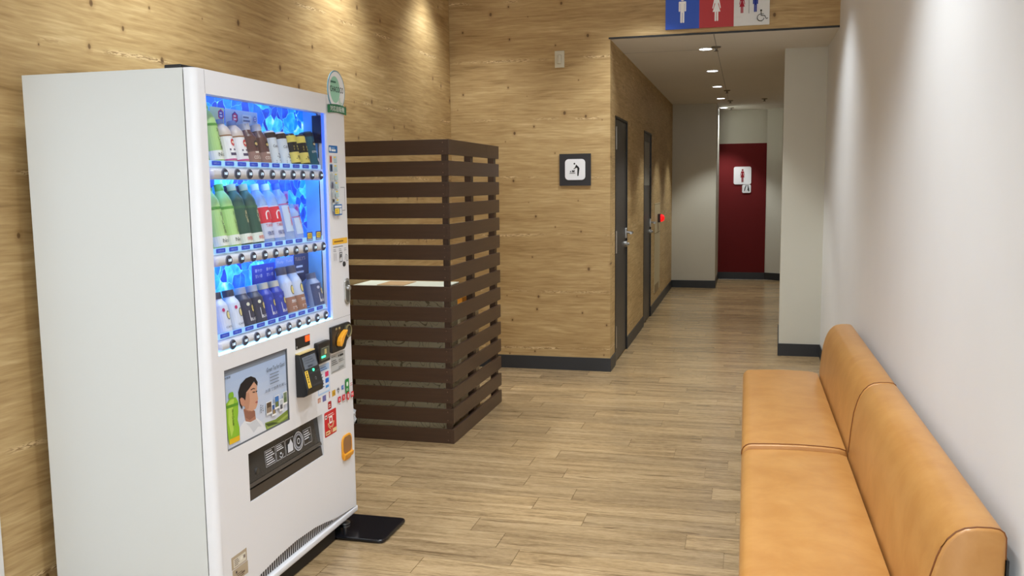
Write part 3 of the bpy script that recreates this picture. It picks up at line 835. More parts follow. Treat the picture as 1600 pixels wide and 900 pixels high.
# display behind the glass
MB().box(XBK - 0.004, XBK, G0 - 0.012, G1 + 0.002, H0 - 0.01, H1 + 0.026).build('ice_backdrop', M_ICE, vm)
M_IN = mat('display_liner', (120, 190, 250), 0.35)
MB().box(XBK, XS, G1, G1 + 0.006, H0 - 0.01, H1 + 0.026).box(XBK, XS, G0 - 0.008, G0 - 0.002, H0 - 0.01, H1 + 0.026).box(XBK, XS, G0, G1, H1 + 0.02, H1 + 0.026).box(XBK, XS, G0, G1, H0 - 0.006, H0).build('display_liner', M_IN, vm)
MB().box(-1.676, -1.640, G1 - 0.008, G1, 1.640, 1.748).build('dark_side_panel', mat('navy_plastic', (20, 26, 56), 0.3), vm)  # plain dark panel on the right inner wall of the display
RAILS = [1.512, 1.234, 0.959]
PRICE = [['160', '160', '160', '170', '170', '160', '160', '160', '160', '140'],
         ['160', '160', '160', '160', '170', '170', '170', '170', '130', '130'],
         ['160', '160', '160', '160', '170', '170', '160', '160', '160', '160']]
M_RAIL = mat('rail_grey', (206, 208, 216), 0.4)
M_BTN = mat('button_dark', (52, 56, 74), 0.45)
M_RING = mat('button_ring', (128, 130, 142), 0.35, 0.4)
M_DIG = mat('button_digits', (205, 232, 255), emit=1.6)
btn_me = {}
tag_me = None
for r, zc in enumerate(RAILS):
    # shelf deck behind the rail, added tubes light the rows below
    MB().box(XBK, XF - 0.026, G0, G1, zc + 0.018, zc + 0.024).build('shelf_deck', mat('deck_white', (232, 242, 250), 0.4), vm)
    pts = []
    R_ = 0.0185
    mb = MB(); prof = []
    for k in range(9):
        a = math.radians(-90 + 180 * k / 8); prof.append((XF - 0.020 + 0.021 * math.cos(a), zc + R_ * math.sin(a)))
    prof = [(XF - 0.032, zc - R_)] + prof + [(XF - 0.032, zc + R_)]
    n = len(prof); vs = []; st = [(2.503, 0.45), (2.507, 0.75), (2.515, 1.0), (3.274, 1.0), (3.282, 0.75), (3.286, 0.45)]
    for (y, k) in st:
        for (x, z) in prof: vs.append((XF - 0.030 + (x - XF + 0.030) * k, y, zc + (z - zc) * k))
    fs = [(i * n + j, i * n + (j + 1) % n, (i + 1) * n + (j + 1) % n, (i + 1) * n + j) for i in range(len(st) - 1) for j in range(n)]
    fs += [tuple(range(n - 1, -1, -1)), tuple((len(st) - 1) * n + j for j in range(n))]
    rl = mb.add(vs, fs).build('button_rail', M_RAIL, vm, smooth=True)
    for c in range(10):
        yb = 2.571 + c * 0.0748; pr = PRICE[r][c]
        if pr not in btn_me:
            m_ = MB(); m_.use(M_RING).disc_x(0.0, 0.003, 0, 0, 0.0174, 0.0168, 22); m_.use(M_BTN).disc_x(0.003, 0.0056, 0, 0, 0.0156, 0.0142, 22)
            v, f, tw, th = glyphs(pr); k = 0.0092 / th
            m_.use(M_DIG).add([(0.0064, (p_[0] - tw / 2) * k, (p_[1] - th / 2) * k + 0.001) for p_ in v], f)
            o = m_.build('selection_button', None, rl, local=True); btn_me[pr] = o.data
        else:
            o = bpy.data.objects.new('selection_button', btn_me[pr]); COL.objects.link(o); o.parent = rl
        o.location = Vector((XF + 0.0005, yb, zc)) - WLOC[vm.name]
        # cold tag above the button
        if r == 1 and c > 7:
            fr = Print(lambda u, w, h, yb=yb, zc=zc: (XF - 0.012 + h, yb - 0.010 + u, zc + 0.044 + w))
            fr.rect(-0.024, -0.017, 0.024, 0.017, (30, 60, 150)).rrect(-0.018, -0.008, 0.018, 0.013, 0.005, (246, 214, 60)).text('100', 0, -0.005, 0.015, (60, 60, 40), 0.028, 'C')
            fr.rect(-0.020, -0.0145, 0.020, -0.0105, (180, 200, 240))
            fr.build('price_card', vm); continue
        if tag_me is None:
            fr = Print(lambda u, w, h: (h, u, w))
            fr.rrect(-0.0265, -0.0068, 0.0265, 0.0068, 0.003, mat('tag_blue', (22, 64, 190), 0.4, emit=0.25)).text('つめた〜い', 0, -0.0028, 0.0058, (200, 222, 255), 0.034, 'C')
            o = fr.build('cold_tag', rl, local=True); tag_me = o.data
        else:
            o = bpy.data.objects.new('cold_tag', tag_me); COL.objects.link(o); o.parent = rl
        o.location = Vector((XF - 0.012, yb - 0.022, zc + 0.033)) - WLOC[vm.name]
    MB().box(XF - 0.0135, XF - 0.0125, 2.50, 3.275, zc + 0.0235, zc + 0.0415).build('tag_strip', mat('tag_strip_glow', (150, 205, 250), 0.3, emit=0.35), rl)  # glow put into the strip for the lit display behind it
# lamps of the display: added unseen tubes behind the top frame and under each shelf, one along the foot of the window
for z in (H1 + 0.012, RAILS[0] - 0.013, RAILS[1] - 0.013):
    MB().tube([(XF - 0.0385, G0 + 0.004, z), (XF - 0.0385, G1 - 0.004, z)], 0.0045, 8).build('added_led_tube', M_LED, vm)
MB().box(XF - 0.022, XF - 0.004, G0 + 0.001, G1 - 0.002, H0 + 0.0005, H0 + 0.0045).build('led_strip', M_STRIP, vm)
MB().box(XF - 0.0095, XF - 0.0070, G0 + 0.0005, G1 - 0.0005, H0 + 0.0005, H1 - 0.0005).build('window_pane', M_GLASS, vm)
for (y0, y1, z0, z1) in ((G0, G0 + 0.003, H0, H1), (G1 - 0.003, G1, H0, H1)):
    MB().box(XF - 0.020, XF - 0.010, y0, y1, z0, z1).build('blue_edge_light', M_LEDB, vm)

# delivery slot
MB().box(XS - 0.10, XS - 0.096, L0 - 0.01, L1 + 0.01, K0 - 0.01, K1 + 0.01).box(XS - 0.10, XS, L0 - 0.012, L0 - 0.008, K0 - 0.01, K1 + 0.01).box(XS - 0.10, XS, L1 + 0.008, L1 + 0.012, K0 - 0.01, K1 + 0.01).box(XS - 0.10, XS, L0, L1, K0 - 0.012, K0 - 0.008).box(XS - 0.1, XS, L0, L1, K1 + 0.008, K1 + 0.012).build('slot_box', mat('slot_dark', (40, 36, 34), 0.6), vm)
flap = MB().prism([(XF - 0.028, K1), (XF - 0.024, K1), (XF - 0.014, K0 + 0.075), (XF - 0.012, K0 + 0.058), (XF - 0.016, K0 + 0.056), (XF - 0.018, K0 + 0.074)], 1, L0 + 0.002, L1 - 0.002).build('slot_flap', M_SMOKE, vm)
MB().prism([(XF - 0.016, K0 + 0.056), (XF - 0.010, K0 + 0.056), (XF - 0.006, K0 + 0.044), (XF - 0.012, K0 + 0.040)], 1, L0 + 0.002, L1 - 0.002).build('flap_lip', mat('lip_brown', (74, 66, 58), 0.25), flap)
MB().prism([(XF - 0.020, K0 + 0.001), (XF - 0.004, K0 + 0.001), (XF - 0.010, K0 + 0.036), (XF - 0.020, K0 + 0.036)], 1, L0 + 0.002, L1 - 0.002).build('slot_sill', mat('sill_brown', (66, 58, 50), 0.35), vm)
for yy in (L0 + 0.075, L1 - 0.075):
    MB().disc_x(XF - 0.020, XF - 0.011, yy, K0 + 0.085, 0.014, 0.011, 16).build('flap_boss', mat('boss_dark', (56, 54, 52), 0.3), flap)
fr = Print(lambda u, w, h: (XF - 0.0145 - (w - 0.49) * 0.10 + h + 0.001, u, w))
Wh = (206, 208, 214)
def frame_rect(p, a, b, c, d, wd, col): p.stroke([(a, b), (c, b), (c, d), (a, d), (a, b)], wd, col)
frame_rect(fr, 2.770, 0.482, 2.840, 0.538, 0.0014, Wh); fr.lines(2.775, 0.530, 0.058, 6, 0.0085, 0.004, Wh)
frame_rect(fr, 2.845, 0.482, 2.910, 0.538, 0.0014, Wh); fr.lines(2.850, 0.530, 0.05, 3, 0.007, 0.0035, Wh); fr.arc(2.878, 0.499, 0.012, 200, 350, 0.003, Wh); fr.ell(2.876, 0.502, 0.006, 0.004, Wh)
frame_rect(fr, 2.915, 0.482, 2.975, 0.538, 0.0014, Wh); fr.poly([(2.925, 0.488), (2.965, 0.488), (2.968, 0.512), (2.955, 0.534), (2.942, 0.520), (2.930, 0.518)], Wh)
fr.arc(3.010, 0.510, 0.034, 0, 360, 0.0035, Wh, 28); fr.arc(3.010, 0.510, 0.025, 0, 360, 0.008, (150, 152, 160), 28); fr.arc(3.010, 0.510, 0.010, 0, 360, 0.003, Wh)
frame_rect(fr, 3.050, 0.482, 3.112, 0.538, 0.0014, Wh); fr.lines(3.055, 0.528, 0.05, 4, 0.009, 0.004, Wh)
fr.build('flap_print', flap)

# poster
po = MB().box(XS, XF - 0.006, P0, P1, R0, R1).build('poster', mat('poster_paper', (196, 208, 226), 0.25), vm)
mb = MB()
for (a, b, c, d) in ((P0, P0 + 0.004, R0, R1), (P1 - 0.004, P1, R0, R1), (P0, P1, R0, R0 + 0.004), (P0, P1, R1 - 0.004, R1)): mb.box(XF - 0.006, XF - 0.001, a, b, c, d)
mb.build('poster_frame', mat('poster_frame', (88, 92, 100), 0.4), po)
pw, ph = P1 - P0, R1 - R0
def q(x, y):   # photo crop: outline corners mapped to poster plane
    xl, xr = 28 + (y - 210) * 22 / 660, 550 + (y - 30) * 20 / 580
    s_ = (x - xl) / (xr - xl); s_ = max(0.0, min(1.0, s_))
    k0, k1 = 495.0, 405.0
    yt, yb = 207 + (31 - 207) * s_, 873 + (612 - 873) * s_
    t_ = (y - yt) / (yb - yt)
    # perspective along the poster: nearer end is larger
    s2 = s_ / (1.22 - 0.22 * s_)
    s2 = s_ * 1.0 / (1.0 + 0.24 * (1 - s_)) if False else s_ / (s_ + (1 - s_) * 0.80) * 1.0
    return (P0 + pw * s2, R1 - ph * t_)
def PQ(p, pts, c): p.poly([q(*a) for a in pts], c)
p = Print(FX(XF - 0.006), 0.00012, 0.0002)
for i in range(12):
    f_ = i / 11.0; zt_ = R1 - 0.004 - i * (ph - 0.008) / 12
    p.rect(P0 + 0.004, zt_ - (ph - 0.008) / 12, P1 - 0.004, zt_, (int(168 + 44 * f_), int(190 + 28 * f_), int(226 + 4 * f_))); p.h -= p.step
p.h += p.step
p.rect(P0 + 0.004, R1 - 0.022, P1 - 0.004, R1 - 0.004, (128, 138, 154))
PQ(p, [(330, 680), (330, 660), (430, 625), (566, 528), (568, 612), (345, 724)], (126, 146, 60))
PQ(p, [(350, 690), (440, 650), (566, 560), (566, 580), (450, 665), (345, 712)], (164, 180, 92))
PQ(p, [(330, 668), (400, 652), (470, 650), (360, 690)], (70, 84, 40))
# man looking to the right
PQ(p, [(132, 690), (170, 632), (205, 650), (258, 618), (300, 650), (340, 722), (250, 780), (140, 835)], (228, 230, 236))
PQ(p, [(176, 655), (205, 660), (255, 628), (300, 690), (270, 690), (235, 740), (205, 690)], (206, 210, 218))
PQ(p, [(160, 540), (175, 640), (210, 650), (252, 628), (246, 560), (200, 520)], (176, 126, 104))
PQ(p, [(162, 540), (196, 560), (244, 556), (246, 600), (205, 632), (176, 612)], (150, 102, 84))
PQ(p, [(160, 400), (210, 330), (250, 318), (264, 360), (262, 400), (268, 440), (272, 462), (264, 474), (268, 492), (262, 515), (252, 540), (222, 560), (182, 545), (160, 500)], (206, 158, 132))
PQ(p, [(160, 420), (200, 400), (206, 470), (196, 540), (176, 540), (160, 500)], (190, 140, 114))
PQ(p, [(132, 445), (150, 440), (165, 470), (166, 505), (156, 516), (142, 500)], (196, 142, 118))
PQ(p, [(128, 450), (124, 395), (140, 330), (178, 285), (215, 270), (250, 285), (268, 320), (266, 352), (248, 330), (240, 312), (215, 352), (196, 380), (180, 400), (172, 470), (162, 450), (145, 440), (134, 452), (140, 490), (152, 520), (150, 540), (134, 500)], (34, 30, 32))
PQ(p, [(212, 380), (232, 368), (246, 372), (246, 378), (230, 376), (214, 388)], (40, 32, 30))
PQ(p, [(222, 402), (240, 396), (248, 400), (238, 408)], (40, 30, 28))
PQ(p, [(250, 396), (262, 390), (264, 398), (254, 404)], (40, 30, 28))
PQ(p, [(246, 486), (266, 472), (266, 492), (250, 494)], (168, 92, 84))
# tea bottle
PQ(p, [(46, 480), (70, 440), (105, 432), (122, 470), (122, 560), (118, 620), (130, 690), (132, 790), (66, 820), (58, 760), (48, 600)], (142, 190, 52))
PQ(p, [(58, 480), (72, 452), (96, 446), (84, 560), (92, 700), (78, 760), (60, 640)], (182, 214, 88))
PQ(p, [(62, 440), (60, 405), (66, 392), (86, 386), (92, 404), (92, 432)], (128, 182, 46))
PQ(p, [(66, 778), (130, 750), (132, 792), (66, 822)], (228, 184, 40))
PQ(p, [(46, 498), (122, 476), (122, 498), (48, 522)], (94, 150, 44))
u, w = q(86, 552); p.text('お〜いお茶', u, w, 0.0105, (26, 44, 20), None, 'C', vert=True)
# writing and snapshots
u, w = q(345, 238); p.text('Green Tea for Good', u, w - 0.002, 0.016, (70, 82, 96), 0.125)
for i in range(4):
    u, w = q(372, 262 + i * 26); p.lines(u, w, 0.085, 1, 0.01, 0.0028, (116, 124, 138))
u, w = q(330, 415); p.text('お茶で世界を美しく。', u, w, 0.0125, (96, 106, 122), 0.175)
u, w = q(32, 285); p.text('伊藤園', u, w, 0.008, (40, 44, 52), 0.036)
for i in range(2):
    u, w = q(288 + i * 16, 520 + 4 * i); p.lines(u - 0.002, w, 0.005, 4 - i, 0.008, 0.005, (90, 96, 110))
for (x0, y0, x1, y1, c1, c2) in ((336, 485, 382, 555, (92, 74, 56), (150, 130, 110)), (386, 500, 424, 565, (58, 96, 160), (150, 130, 90)), (412, 430, 455, 505, (70, 120, 190), (110, 122, 66)), (460, 455, 496, 520, (190, 196, 204), (90, 90, 96)), (500, 390, 540, 460, (120, 136, 110), (96, 116, 84))):
    a = q(x0, y0 + 12); b = q(x1, y1 + 6)
    p.rect(a[0] - 0.003, b[1] - 0.007, b[0] + 0.003, a[1] + 0.003, (240, 240, 240))
    p.rect(a[0], b[1], b[0], a[1], c1); p.rect(a[0] + 0.003, b[1], b[0] - 0.004, (a[1] + b[1]) / 2, c2)
p.build('poster_print', po)

# payment units
d = MB().box(XF, XF + 0.002, 2.991, 3.103, 0.865, 0.907).build('price_display', M_BLKPL, vm)
MB().rbox(XF + 0.001, XF + 0.004, 3.066, 3.098, 0.882, 0.904, 0.001).build('lit_sign', mat('display_red', (255, 70, 20), emit=1.6), d)
MB().box(XF + 0.002, XF + 0.0024, 2.996, 3.001, 0.868, 0.876).build('indicator', mat('dot_grey', (180, 180, 180), 0.5), d)
# card reader: a wedge box, deeper at its lower end
rd = MB().prism([(XF, 0.846), (XF + 0.020, 0.843), (XF + 0.050, 0.716), (XF + 0.047, 0.694), (XF + 0.030, 0.686), (XF, 0.684)], 1, 2.983, 3.110).build('card_reader', M_BLKPL, vm, bevel=0.003)
MB().box(XF + 0.001, XF + 0.019, 2.986, 3.107, 0.846, 0.850).build('reader_top', mat('reader_cream', (222, 200, 140), 0.5), rd)
def FR(lift): return lambda u, w, h: (XF + 0.020 + (0.843 - w) / 0.127 * 0.030 + lift + h, u, w)
def facebox(y0, y1, z0, z1, th):
    a = FR(0.0)
    return MB().prism([(a(0, z0, 0)[0], z0), (a(0, z0, th)[0], z0), (a(0, z1, th)[0], z1), (a(0, z1, 0)[0], z1)], 1, y0, y1)
facebox(2.995, 3.098, 0.789, 0.834, 0.001).build('screen', mat('lcd_grey', (104, 112, 124), 0.25), rd)
p = Print(FR(0.001)); p.lines(3.006, 0.826, 0.075, 3, 0.009, 0.0035, (80, 88, 100)); p.lines(3.022, 0.793, 0.05, 1, 0.01, 0.007, (64, 70, 82)); p.build('screen_text', rd)
xl_ = FR(0)(0, 0.778, 0)[0]
MB().disc_x(xl_ - 0.001, xl_ + 0.003, 3.056, 0.778, 0.0055).build('green_lamp', mat('green_lamp', (60, 230, 150), emit=2.0), rd)
p = Print(FR(0.0)); frame_rect(p, 3.024, 0.724, 3.100, 0.770, 0.003, (74, 74, 76)); p.arc(3.060, 0.746, 0.005, 0, 360, 0.002, (130, 130, 132)); p.build('touch_mark', rd)
p = Print(FR(0.0)); p.rect(2.989, 0.720, 3.013, 0.783, (240, 200, 80)).lines(2.997, 0.775, 0.009, 5, 0.009, 0.006, (90, 74, 30)).arc(3.001, 0.727, 0.004, 0, 360, 0.0016, (60, 50, 20)); p.build('yellow_label', rd)
# barcode scanner
sn = MB().rbox(XF, XF + 0.022, 3.135, 3.234, 0.780, 0.864, 0.005).build('code_scanner', M_BLKPL, vm)
MB().box(XF + 0.0222, XF + 0.0230, 3.150, 3.224, 0.792, 0.842).build('scan_window', mat('scan_window', (92, 96, 84), 0.1), sn)
MB().rbox(XF + 0.023, XF + 0.026, 3.152, 3.184, 0.802, 0.810, 0.001).build('green_lamp', mat('green_lamp', (0, 0, 0)), sn)
p = Print(FX(XF + 0.023)); p.rect(3.180, 0.814, 3.198, 0.834, (190, 176, 120)); p.stroke([(3.153, 0.840), (3.214, 0.840), (3.222, 0.795)], 0.0014, (150, 152, 140)); p.build('scan_mark', sn)
# coin unit
cpts = [(3.272, 0.905), (3.420, 0.905)] + [(3.430 + 0.034 * math.cos(math.radians(a)), 0.871 + 0.034 * math.sin(math.radians(a))) for a in range(80, -60, -20)] + [(3.412, 0.828), (3.400, 0.806), (3.386, 0.798), (3.277, 0.798), (3.272, 0.803)]
cu = MB().prism(cpts, 0, XF, XF + 0.012).build('coin_unit', M_BLKPL, vm, bevel=0.003)
MB().disc_x(XF + 0.012, XF + 0.014, 3.340, 0.845, 0.034).build('lever_hub', mat('hub_black', (14, 14, 14), 0.3), cu)
MB().prism([(3.308, 0.826), (3.318, 0.820), (3.334, 0.834), (3.352, 0.856), (3.378, 0.876), (3.376, 0.882), (3.350, 0.874), (3.320, 0.856), (3.310, 0.842)], 0, XF + 0.014, XF + 0.034).build('return_lever', mat('lever_orange', (240, 166, 40), 0.35), cu, bevel=0.002)
mb = MB(); n = 24
vs = []; fs = []
for k in range(n):
    a = 2 * math.pi * k / n
    for (r_, x_) in ((0.027, XF + 0.012), (0.027, XF + 0.017), (0.022, XF + 0.017), (0.022, XF + 0.012)): vs.append((x_, 3.426 + r_ * math.cos(a), 0.868 + r_ * math.sin(a)))
for k in range(n):
    for j in range(4): fs.append((k * 4 + j, k * 4 + (j + 1) % 4, ((k + 1) % n) * 4 + (j + 1) % 4, ((k + 1) % n) * 4 + j))
mb.add(vs, fs).build('coin_ring', mat('ring_brass', (170, 160, 120), 0.3, 0.6), cu, smooth=True)
MB().box(XF + 0.0121, XF + 0.0135, 3.423, 3.429, 0.850, 0.886).box(XF + 0.012, XF + 0.0128, 3.408, 3.444, 0.852, 0.884).build('coin_slot', mat('slot_metal', (96, 94, 90), 0.3, 0.8), cu)
p = Print(FX(XF + 0.012)); p.lines(3.306, 0.888, 0.022, 1, 0.01, 0.009, (150, 138, 100)); p.lines(3.334, 0.888, 0.022, 1, 0.01, 0.009, (150, 138, 100)); p.build('unit_text', cu)
# stickers and labels on the door
p = Print(FX(XF)); p.rect(3.277, 0.712, 3.413, 0.789, (188, 190, 190)); p.lines(3.284, 0.778, 0.05, 1, 0.01, 0.003, (110, 110, 110)); p.poly([(3.345, 0.775), (3.351, 0.769), (3.357, 0.775), (3.351, 0.781)], (40, 40, 40)); p.lines(3.360, 0.771, 0.046, 1, 0.01, 0.008, (60, 60, 60))
p.lines(3.284, 0.762, 0.055, 3, 0.008, 0.003, (90, 90, 90)); p.lines(3.350, 0.758, 0.055, 2, 0.008, 0.002, (110, 110, 110)); p.lines(3.345, 0.728, 0.06, 2, 0.006, 0.002, (110, 110, 110)); p.lines(3.284, 0.718, 0.1, 1, 0.006, 0.002, (120, 120, 120)); p.build('silver_label', vm)
p = Print(FX(XF)); p.rrect(3.158, 0.648, 3.262, 0.766, 0.004, (176, 204, 238)); p.rect(3.162, 0.655, 3.258, 0.740, (226, 234, 246)); p.lines(3.175, 0.752, 0.075, 2, 0.008, 0.003, (60, 110, 190))
p.arc(3.195, 0.722, 0.007, 90, 330, 0.004, (30, 40, 60)); p.rect(3.222, 0.713, 3.252, 0.733, (222, 60, 110)); p.rect(3.222, 0.688, 3.252, 0.706, (36, 110, 210)); p.rect(3.222, 0.668, 3.250, 0.678, (80, 150, 220)); p.lines(3.190, 0.700, 0.02, 3, 0.012, 0.004, (70, 90, 130)); p.build('payment_sheet', vm)
p = Print(FX(XF))
for (u, w, c, s_) in ((3.165, 0.630, (190, 120, 90), 0.012), (3.209, 0.629, (110, 110, 170), 0.015), (3.294, 0.631, (214, 168, 50), 0.015), (3.378, 0.636, (60, 120, 200), 0.011)):
    p.rect(u - s_, w - s_ * 0.8, u + s_, w + s_ * 0.8, c)
p.lines(3.156, 0.632, 0.02, 3, 0.005, 0.002, (240, 230, 220)); p.stroke([(3.254, 0.640), (3.254, 0.622)], 0.004, (200, 80, 70)); p.ell(3.254, 0.643, 0.004, 0.004, (200, 80, 70))
p.text('¥', 3.294, 0.624, 0.012, (120, 80, 20), None, 'C'); p.stroke([(3.326, 0.640), (3.342, 0.636), (3.334, 0.622)], 0.003, (60, 60, 80)); p.arc(3.332, 0.636, 0.008, 0, 300, 0.002, (60, 60, 80))
p.text('d', 3.378, 0.632, 0.012, (240, 240, 255), None, 'C'); p.rrect(3.400, 0.604, 3.436, 0.664, 0.003, (50, 140, 70)).ell(3.418, 0.642, 0.009, 0.010, (226, 240, 226)); p.lines(3.407, 0.620, 0.022, 2, 0.006, 0.0025, (220, 236, 220))
p.lines(3.447, 0.636, 0.022, 2, 0.008, 0.003, (210, 120, 120))
for (u, ch) in ((3.338, 'a'), (3.378, 's'), (3.461, 'm')):
    w = 0.594 if u < 3.4 else 0.589
    p.rrect(u - 0.013, w - 0.012, u + 0.013, w + 0.012, 0.003, (206, 34, 50)).text(ch, u, w - 0.006, 0.012, (250, 240, 240), None, 'C')
p.ell(3.419, 0.591, 0.014, 0.018, (206, 34, 50)).ell(3.419, 0.591, 0.005, 0.010, (240, 236, 236)); p.lines(3.328, 0.574, 0.02, 1, 0.01, 0.002, (150, 130, 130)); p.lines(3.368, 0.575, 0.02, 1, 0.01, 0.002, (150, 130, 130))
p.build('payment_icons', vm)
p = Print(FX(XF)); p.rrect(3.239, 0.574, 3.270, 0.606, 0.006, (170, 26, 34)); p.lines(3.245, 0.590, 0.018, 2, 0.008, 0.004, (240, 220, 200)); p.build('small_red_sticker', vm)
p = Print(FX(XF)); p.rrect(3.203, 0.467, 3.310, 0.568, 0.006, (206, 44, 44)); p.rect(3.209, 0.540, 3.226, 0.556, (240, 236, 230)).rect(3.213, 0.544, 3.222, 0.552, (40, 30, 30)); p.lines(3.232, 0.552, 0.066, 2, 0.008, 0.003, (246, 220, 210))
p.rrect(3.244, 0.515, 3.272, 0.544, 0.004, (246, 240, 236)).rrect(3.251, 0.522, 3.265, 0.538, 0.002, (200, 50, 50)); p.arc(3.258, 0.522, 0.024, 190, 350, 0.010, (236, 200, 150)); p.arc(3.258, 0.522, 0.024, 200, 340, 0.003, (190, 60, 50))
p.rect(3.208, 0.474, 3.305, 0.490, (240, 214, 160)); p.lines(3.212, 0.479, 0.035, 1, 0.01, 0.006, (190, 90, 60)); p.ell(3.258, 0.484, 0.012, 0.014, (206, 60, 50)); p.text('5', 3.258, 0.478, 0.012, (240, 220, 170), None, 'C'); p.build('red_sticker', vm)
# coin return
crp = [(3.347, 0.338)] + rrpts(3.347, 0.322, 3.443, 0.432, 0.026, 5)
cr = MB().prism(rrpts(3.347, 0.322, 3.443, 0.432, 0.030, 6), 0, XF, XF + 0.006).build('coin_return', mat('return_orange', (236, 164, 44), 0.35), vm, bevel=0.002)
MB().prism(rrpts(3.357, 0.352, 3.433, 0.424, 0.022, 6), 0, XF + 0.006, XF + 0.0068).build('return_flap', mat('flap_brown', (150, 104, 62), 0.25), cr)
MB().prism([(XF + 0.006, 0.330), (XF + 0.012, 0.334), (XF + 0.016, 0.352), (XF + 0.006, 0.354)], 1, 3.354, 3.436).build('return_lip', mat('return_orange', (0, 0, 0)), cr)
# lock handle and key hole
lk = MB().prism(rrpts(3.424, 0.976, 3.474, 1.087, 0.0245, 7), 0, XF, XF + 0.005).build('lock_plate', mat('lock_chrome', (190, 190, 188), 0.25, 0.9), vm, bevel=0.0015)
MB().prism(rrpts(3.433, 0.986, 3.465, 1.077, 0.0155, 6), 0, XF + 0.005, XF + 0.0054).build('lock_recess_shade', mat('lock_shadow', (120, 120, 116), 0.35, 0.8), lk)  # recess shade put into a darker flat plate
MB().disc_x(XF + 0.005, XF + 0.016, 3.449, 1.046, 0.012, 0.010).build('lock_knob', M_STEEL, lk, smooth=True)
MB().disc_x(XF, XF + 0.004, 3.430, 1.148, 0.011, 0.010).disc_x(XF + 0.004, XF + 0.0045, 3.430, 1.148, 0.005).build('key_hole', mat('key_dark', (60, 60, 62), 0.3, 0.7), vm)
# instruction strip and orange strip
p = Print(FX(XF)); p.rrect(3.324, 1.603, 3.404, 1.632, 0.004, (40, 110, 180)); p.ell(3.336, 1.617, 0.008, 0.009, (236, 244, 250)); p.lines(3.348, 1.621, 0.04, 1, 0.01, 0.002, (200, 224, 244)); p.lines(3.347, 1.609, 0.052, 1, 0.01, 0.008, (240, 246, 252)); p.build('blue_header', vm)
p = Print(FX(XF)); zt = 1.592
for i, (c1, c2) in enumerate((((206, 170, 170), (170, 60, 50)), ((90, 130, 180), (40, 40, 60)), ((190, 200, 204), (170, 180, 186)), ((150, 160, 180), (90, 90, 110)), ((180, 190, 196), (180, 186, 190)), ((140, 140, 140), (60, 60, 60)), ((200, 214, 220), (90, 100, 110)))):
    h_ = 0.030 if i != 5 else 0.016
    z1 = zt; z0 = zt - h_
    p.rrect(3.328, z0, 3.352, z1, 0.003, c1); p.rrect(3.333, z0 + 0.003, 3.347, z1 - 0.004 if i != 5 else z1 - 0.003, 0.002, c2)
    p.rect(3.362, z0, 3.396, z1 - 0.002, (200, 222, 226)); p.rect(3.366, z1 - 0.009, 3.384, z1 - 0.004, (230, 196, 60)); p.lines(3.365, z1 - 0.015, 0.028, 2 if h_ < 0.02 else 3, 0.006, 0.0016, (140, 160, 176))
    zt = z0 - 0.0045
p.stroke([(3.402, 1.464), (3.440, 1.464), (3.440, 1.370), (3.414, 1.370)], 0.0022, (110, 112, 120))
p.rrect(3.338, 1.352, 3.410, 1.396, 0.003, (36, 104, 176)); p.rect(3.343, 1.383, 3.405, 1.391, (236, 240, 246)); p.rrect(3.343, 1.357, 3.384, 1.380, 0.003, (240, 214, 80)); p.rect(3.388, 1.357, 3.405, 1.380, (226, 230, 236)); p.lines(3.348, 1.371, 0.03, 2, 0.008, 0.0025, (180, 130, 40)); p.build('instruction_strip', vm)
p = Print(FX(XF)); p.rect(3.330, 1.233, 3.470, 1.257, (240, 186, 60)); p.lines(3.344, 1.242, 0.115, 1, 0.01, 0.005, (130, 92, 36)); p.lines(3.334, 1.222, 0.12, 1, 0.01, 0.003, (120, 124, 134))
p.lines(3.334, 1.212, 0.03, 2, 0.007, 0.002, (130, 134, 144)); p.lines(3.385, 1.212, 0.03, 2, 0.007, 0.002, (130, 134, 144)); p.lines(3.435, 1.212, 0.025, 2, 0.007, 0.002, (130, 134, 144))
for i in range(3): p.stroke([(3.337 + i * 0.011, 1.198), (3.337 + i * 0.011, 1.168)], 0.002, (120, 124, 134))
frame_rect(p, 3.388, 1.160, 3.412, 1.198, 0.003, (70, 72, 80)); p.rect(3.394, 1.178, 3.406, 1.192, (90, 92, 100)); p.stroke([(3.436, 1.165), (3.446, 1.188), (3.462, 1.180), (3.466, 1.160), (3.452, 1.160), (3.452, 1.178)], 0.002, (90, 92, 100)); p.build('orange_strip', vm)
# rating plates low on the left
for i, z1 in enumerate((0.258, 0.212)):
    rp = MB().box(XF, XF + 0.001, 2.505 + 0.003 * i, 2.597 + 0.004 * i, z1 - 0.043, z1).build('rating_plate', mat('plate_tan', (182, 166, 142), 0.45), vm)
    p = Print(FX(XF + 0.001))
    if i == 0:
        p.rect(2.515, z1 - 0.039, 2.590, z1 - 0.010, (222, 216, 202)); p.lines(2.520, z1 - 0.016, 0.030, 4, 0.006, 0.0025, (110, 96, 84)); p.rect(2.575, z1 - 0.028, 2.586, z1 - 0.017, (130, 118, 110)); p.rect(2.555, z1 - 0.028, 2.570, z1 - 0.016, (240, 236, 224))
    else:
        p.rect(2.526, z1 - 0.016, 2.534, z1 - 0.008, (60, 50, 50)); p.lines(2.530, z1 - 0.022, 0.045, 3, 0.007, 0.003, (120, 104, 88)); p.lines(2.560, z1 - 0.030, 0.026, 1, 0.01, 0.006, (110, 92, 78))
    p.build('plate_print', rp)
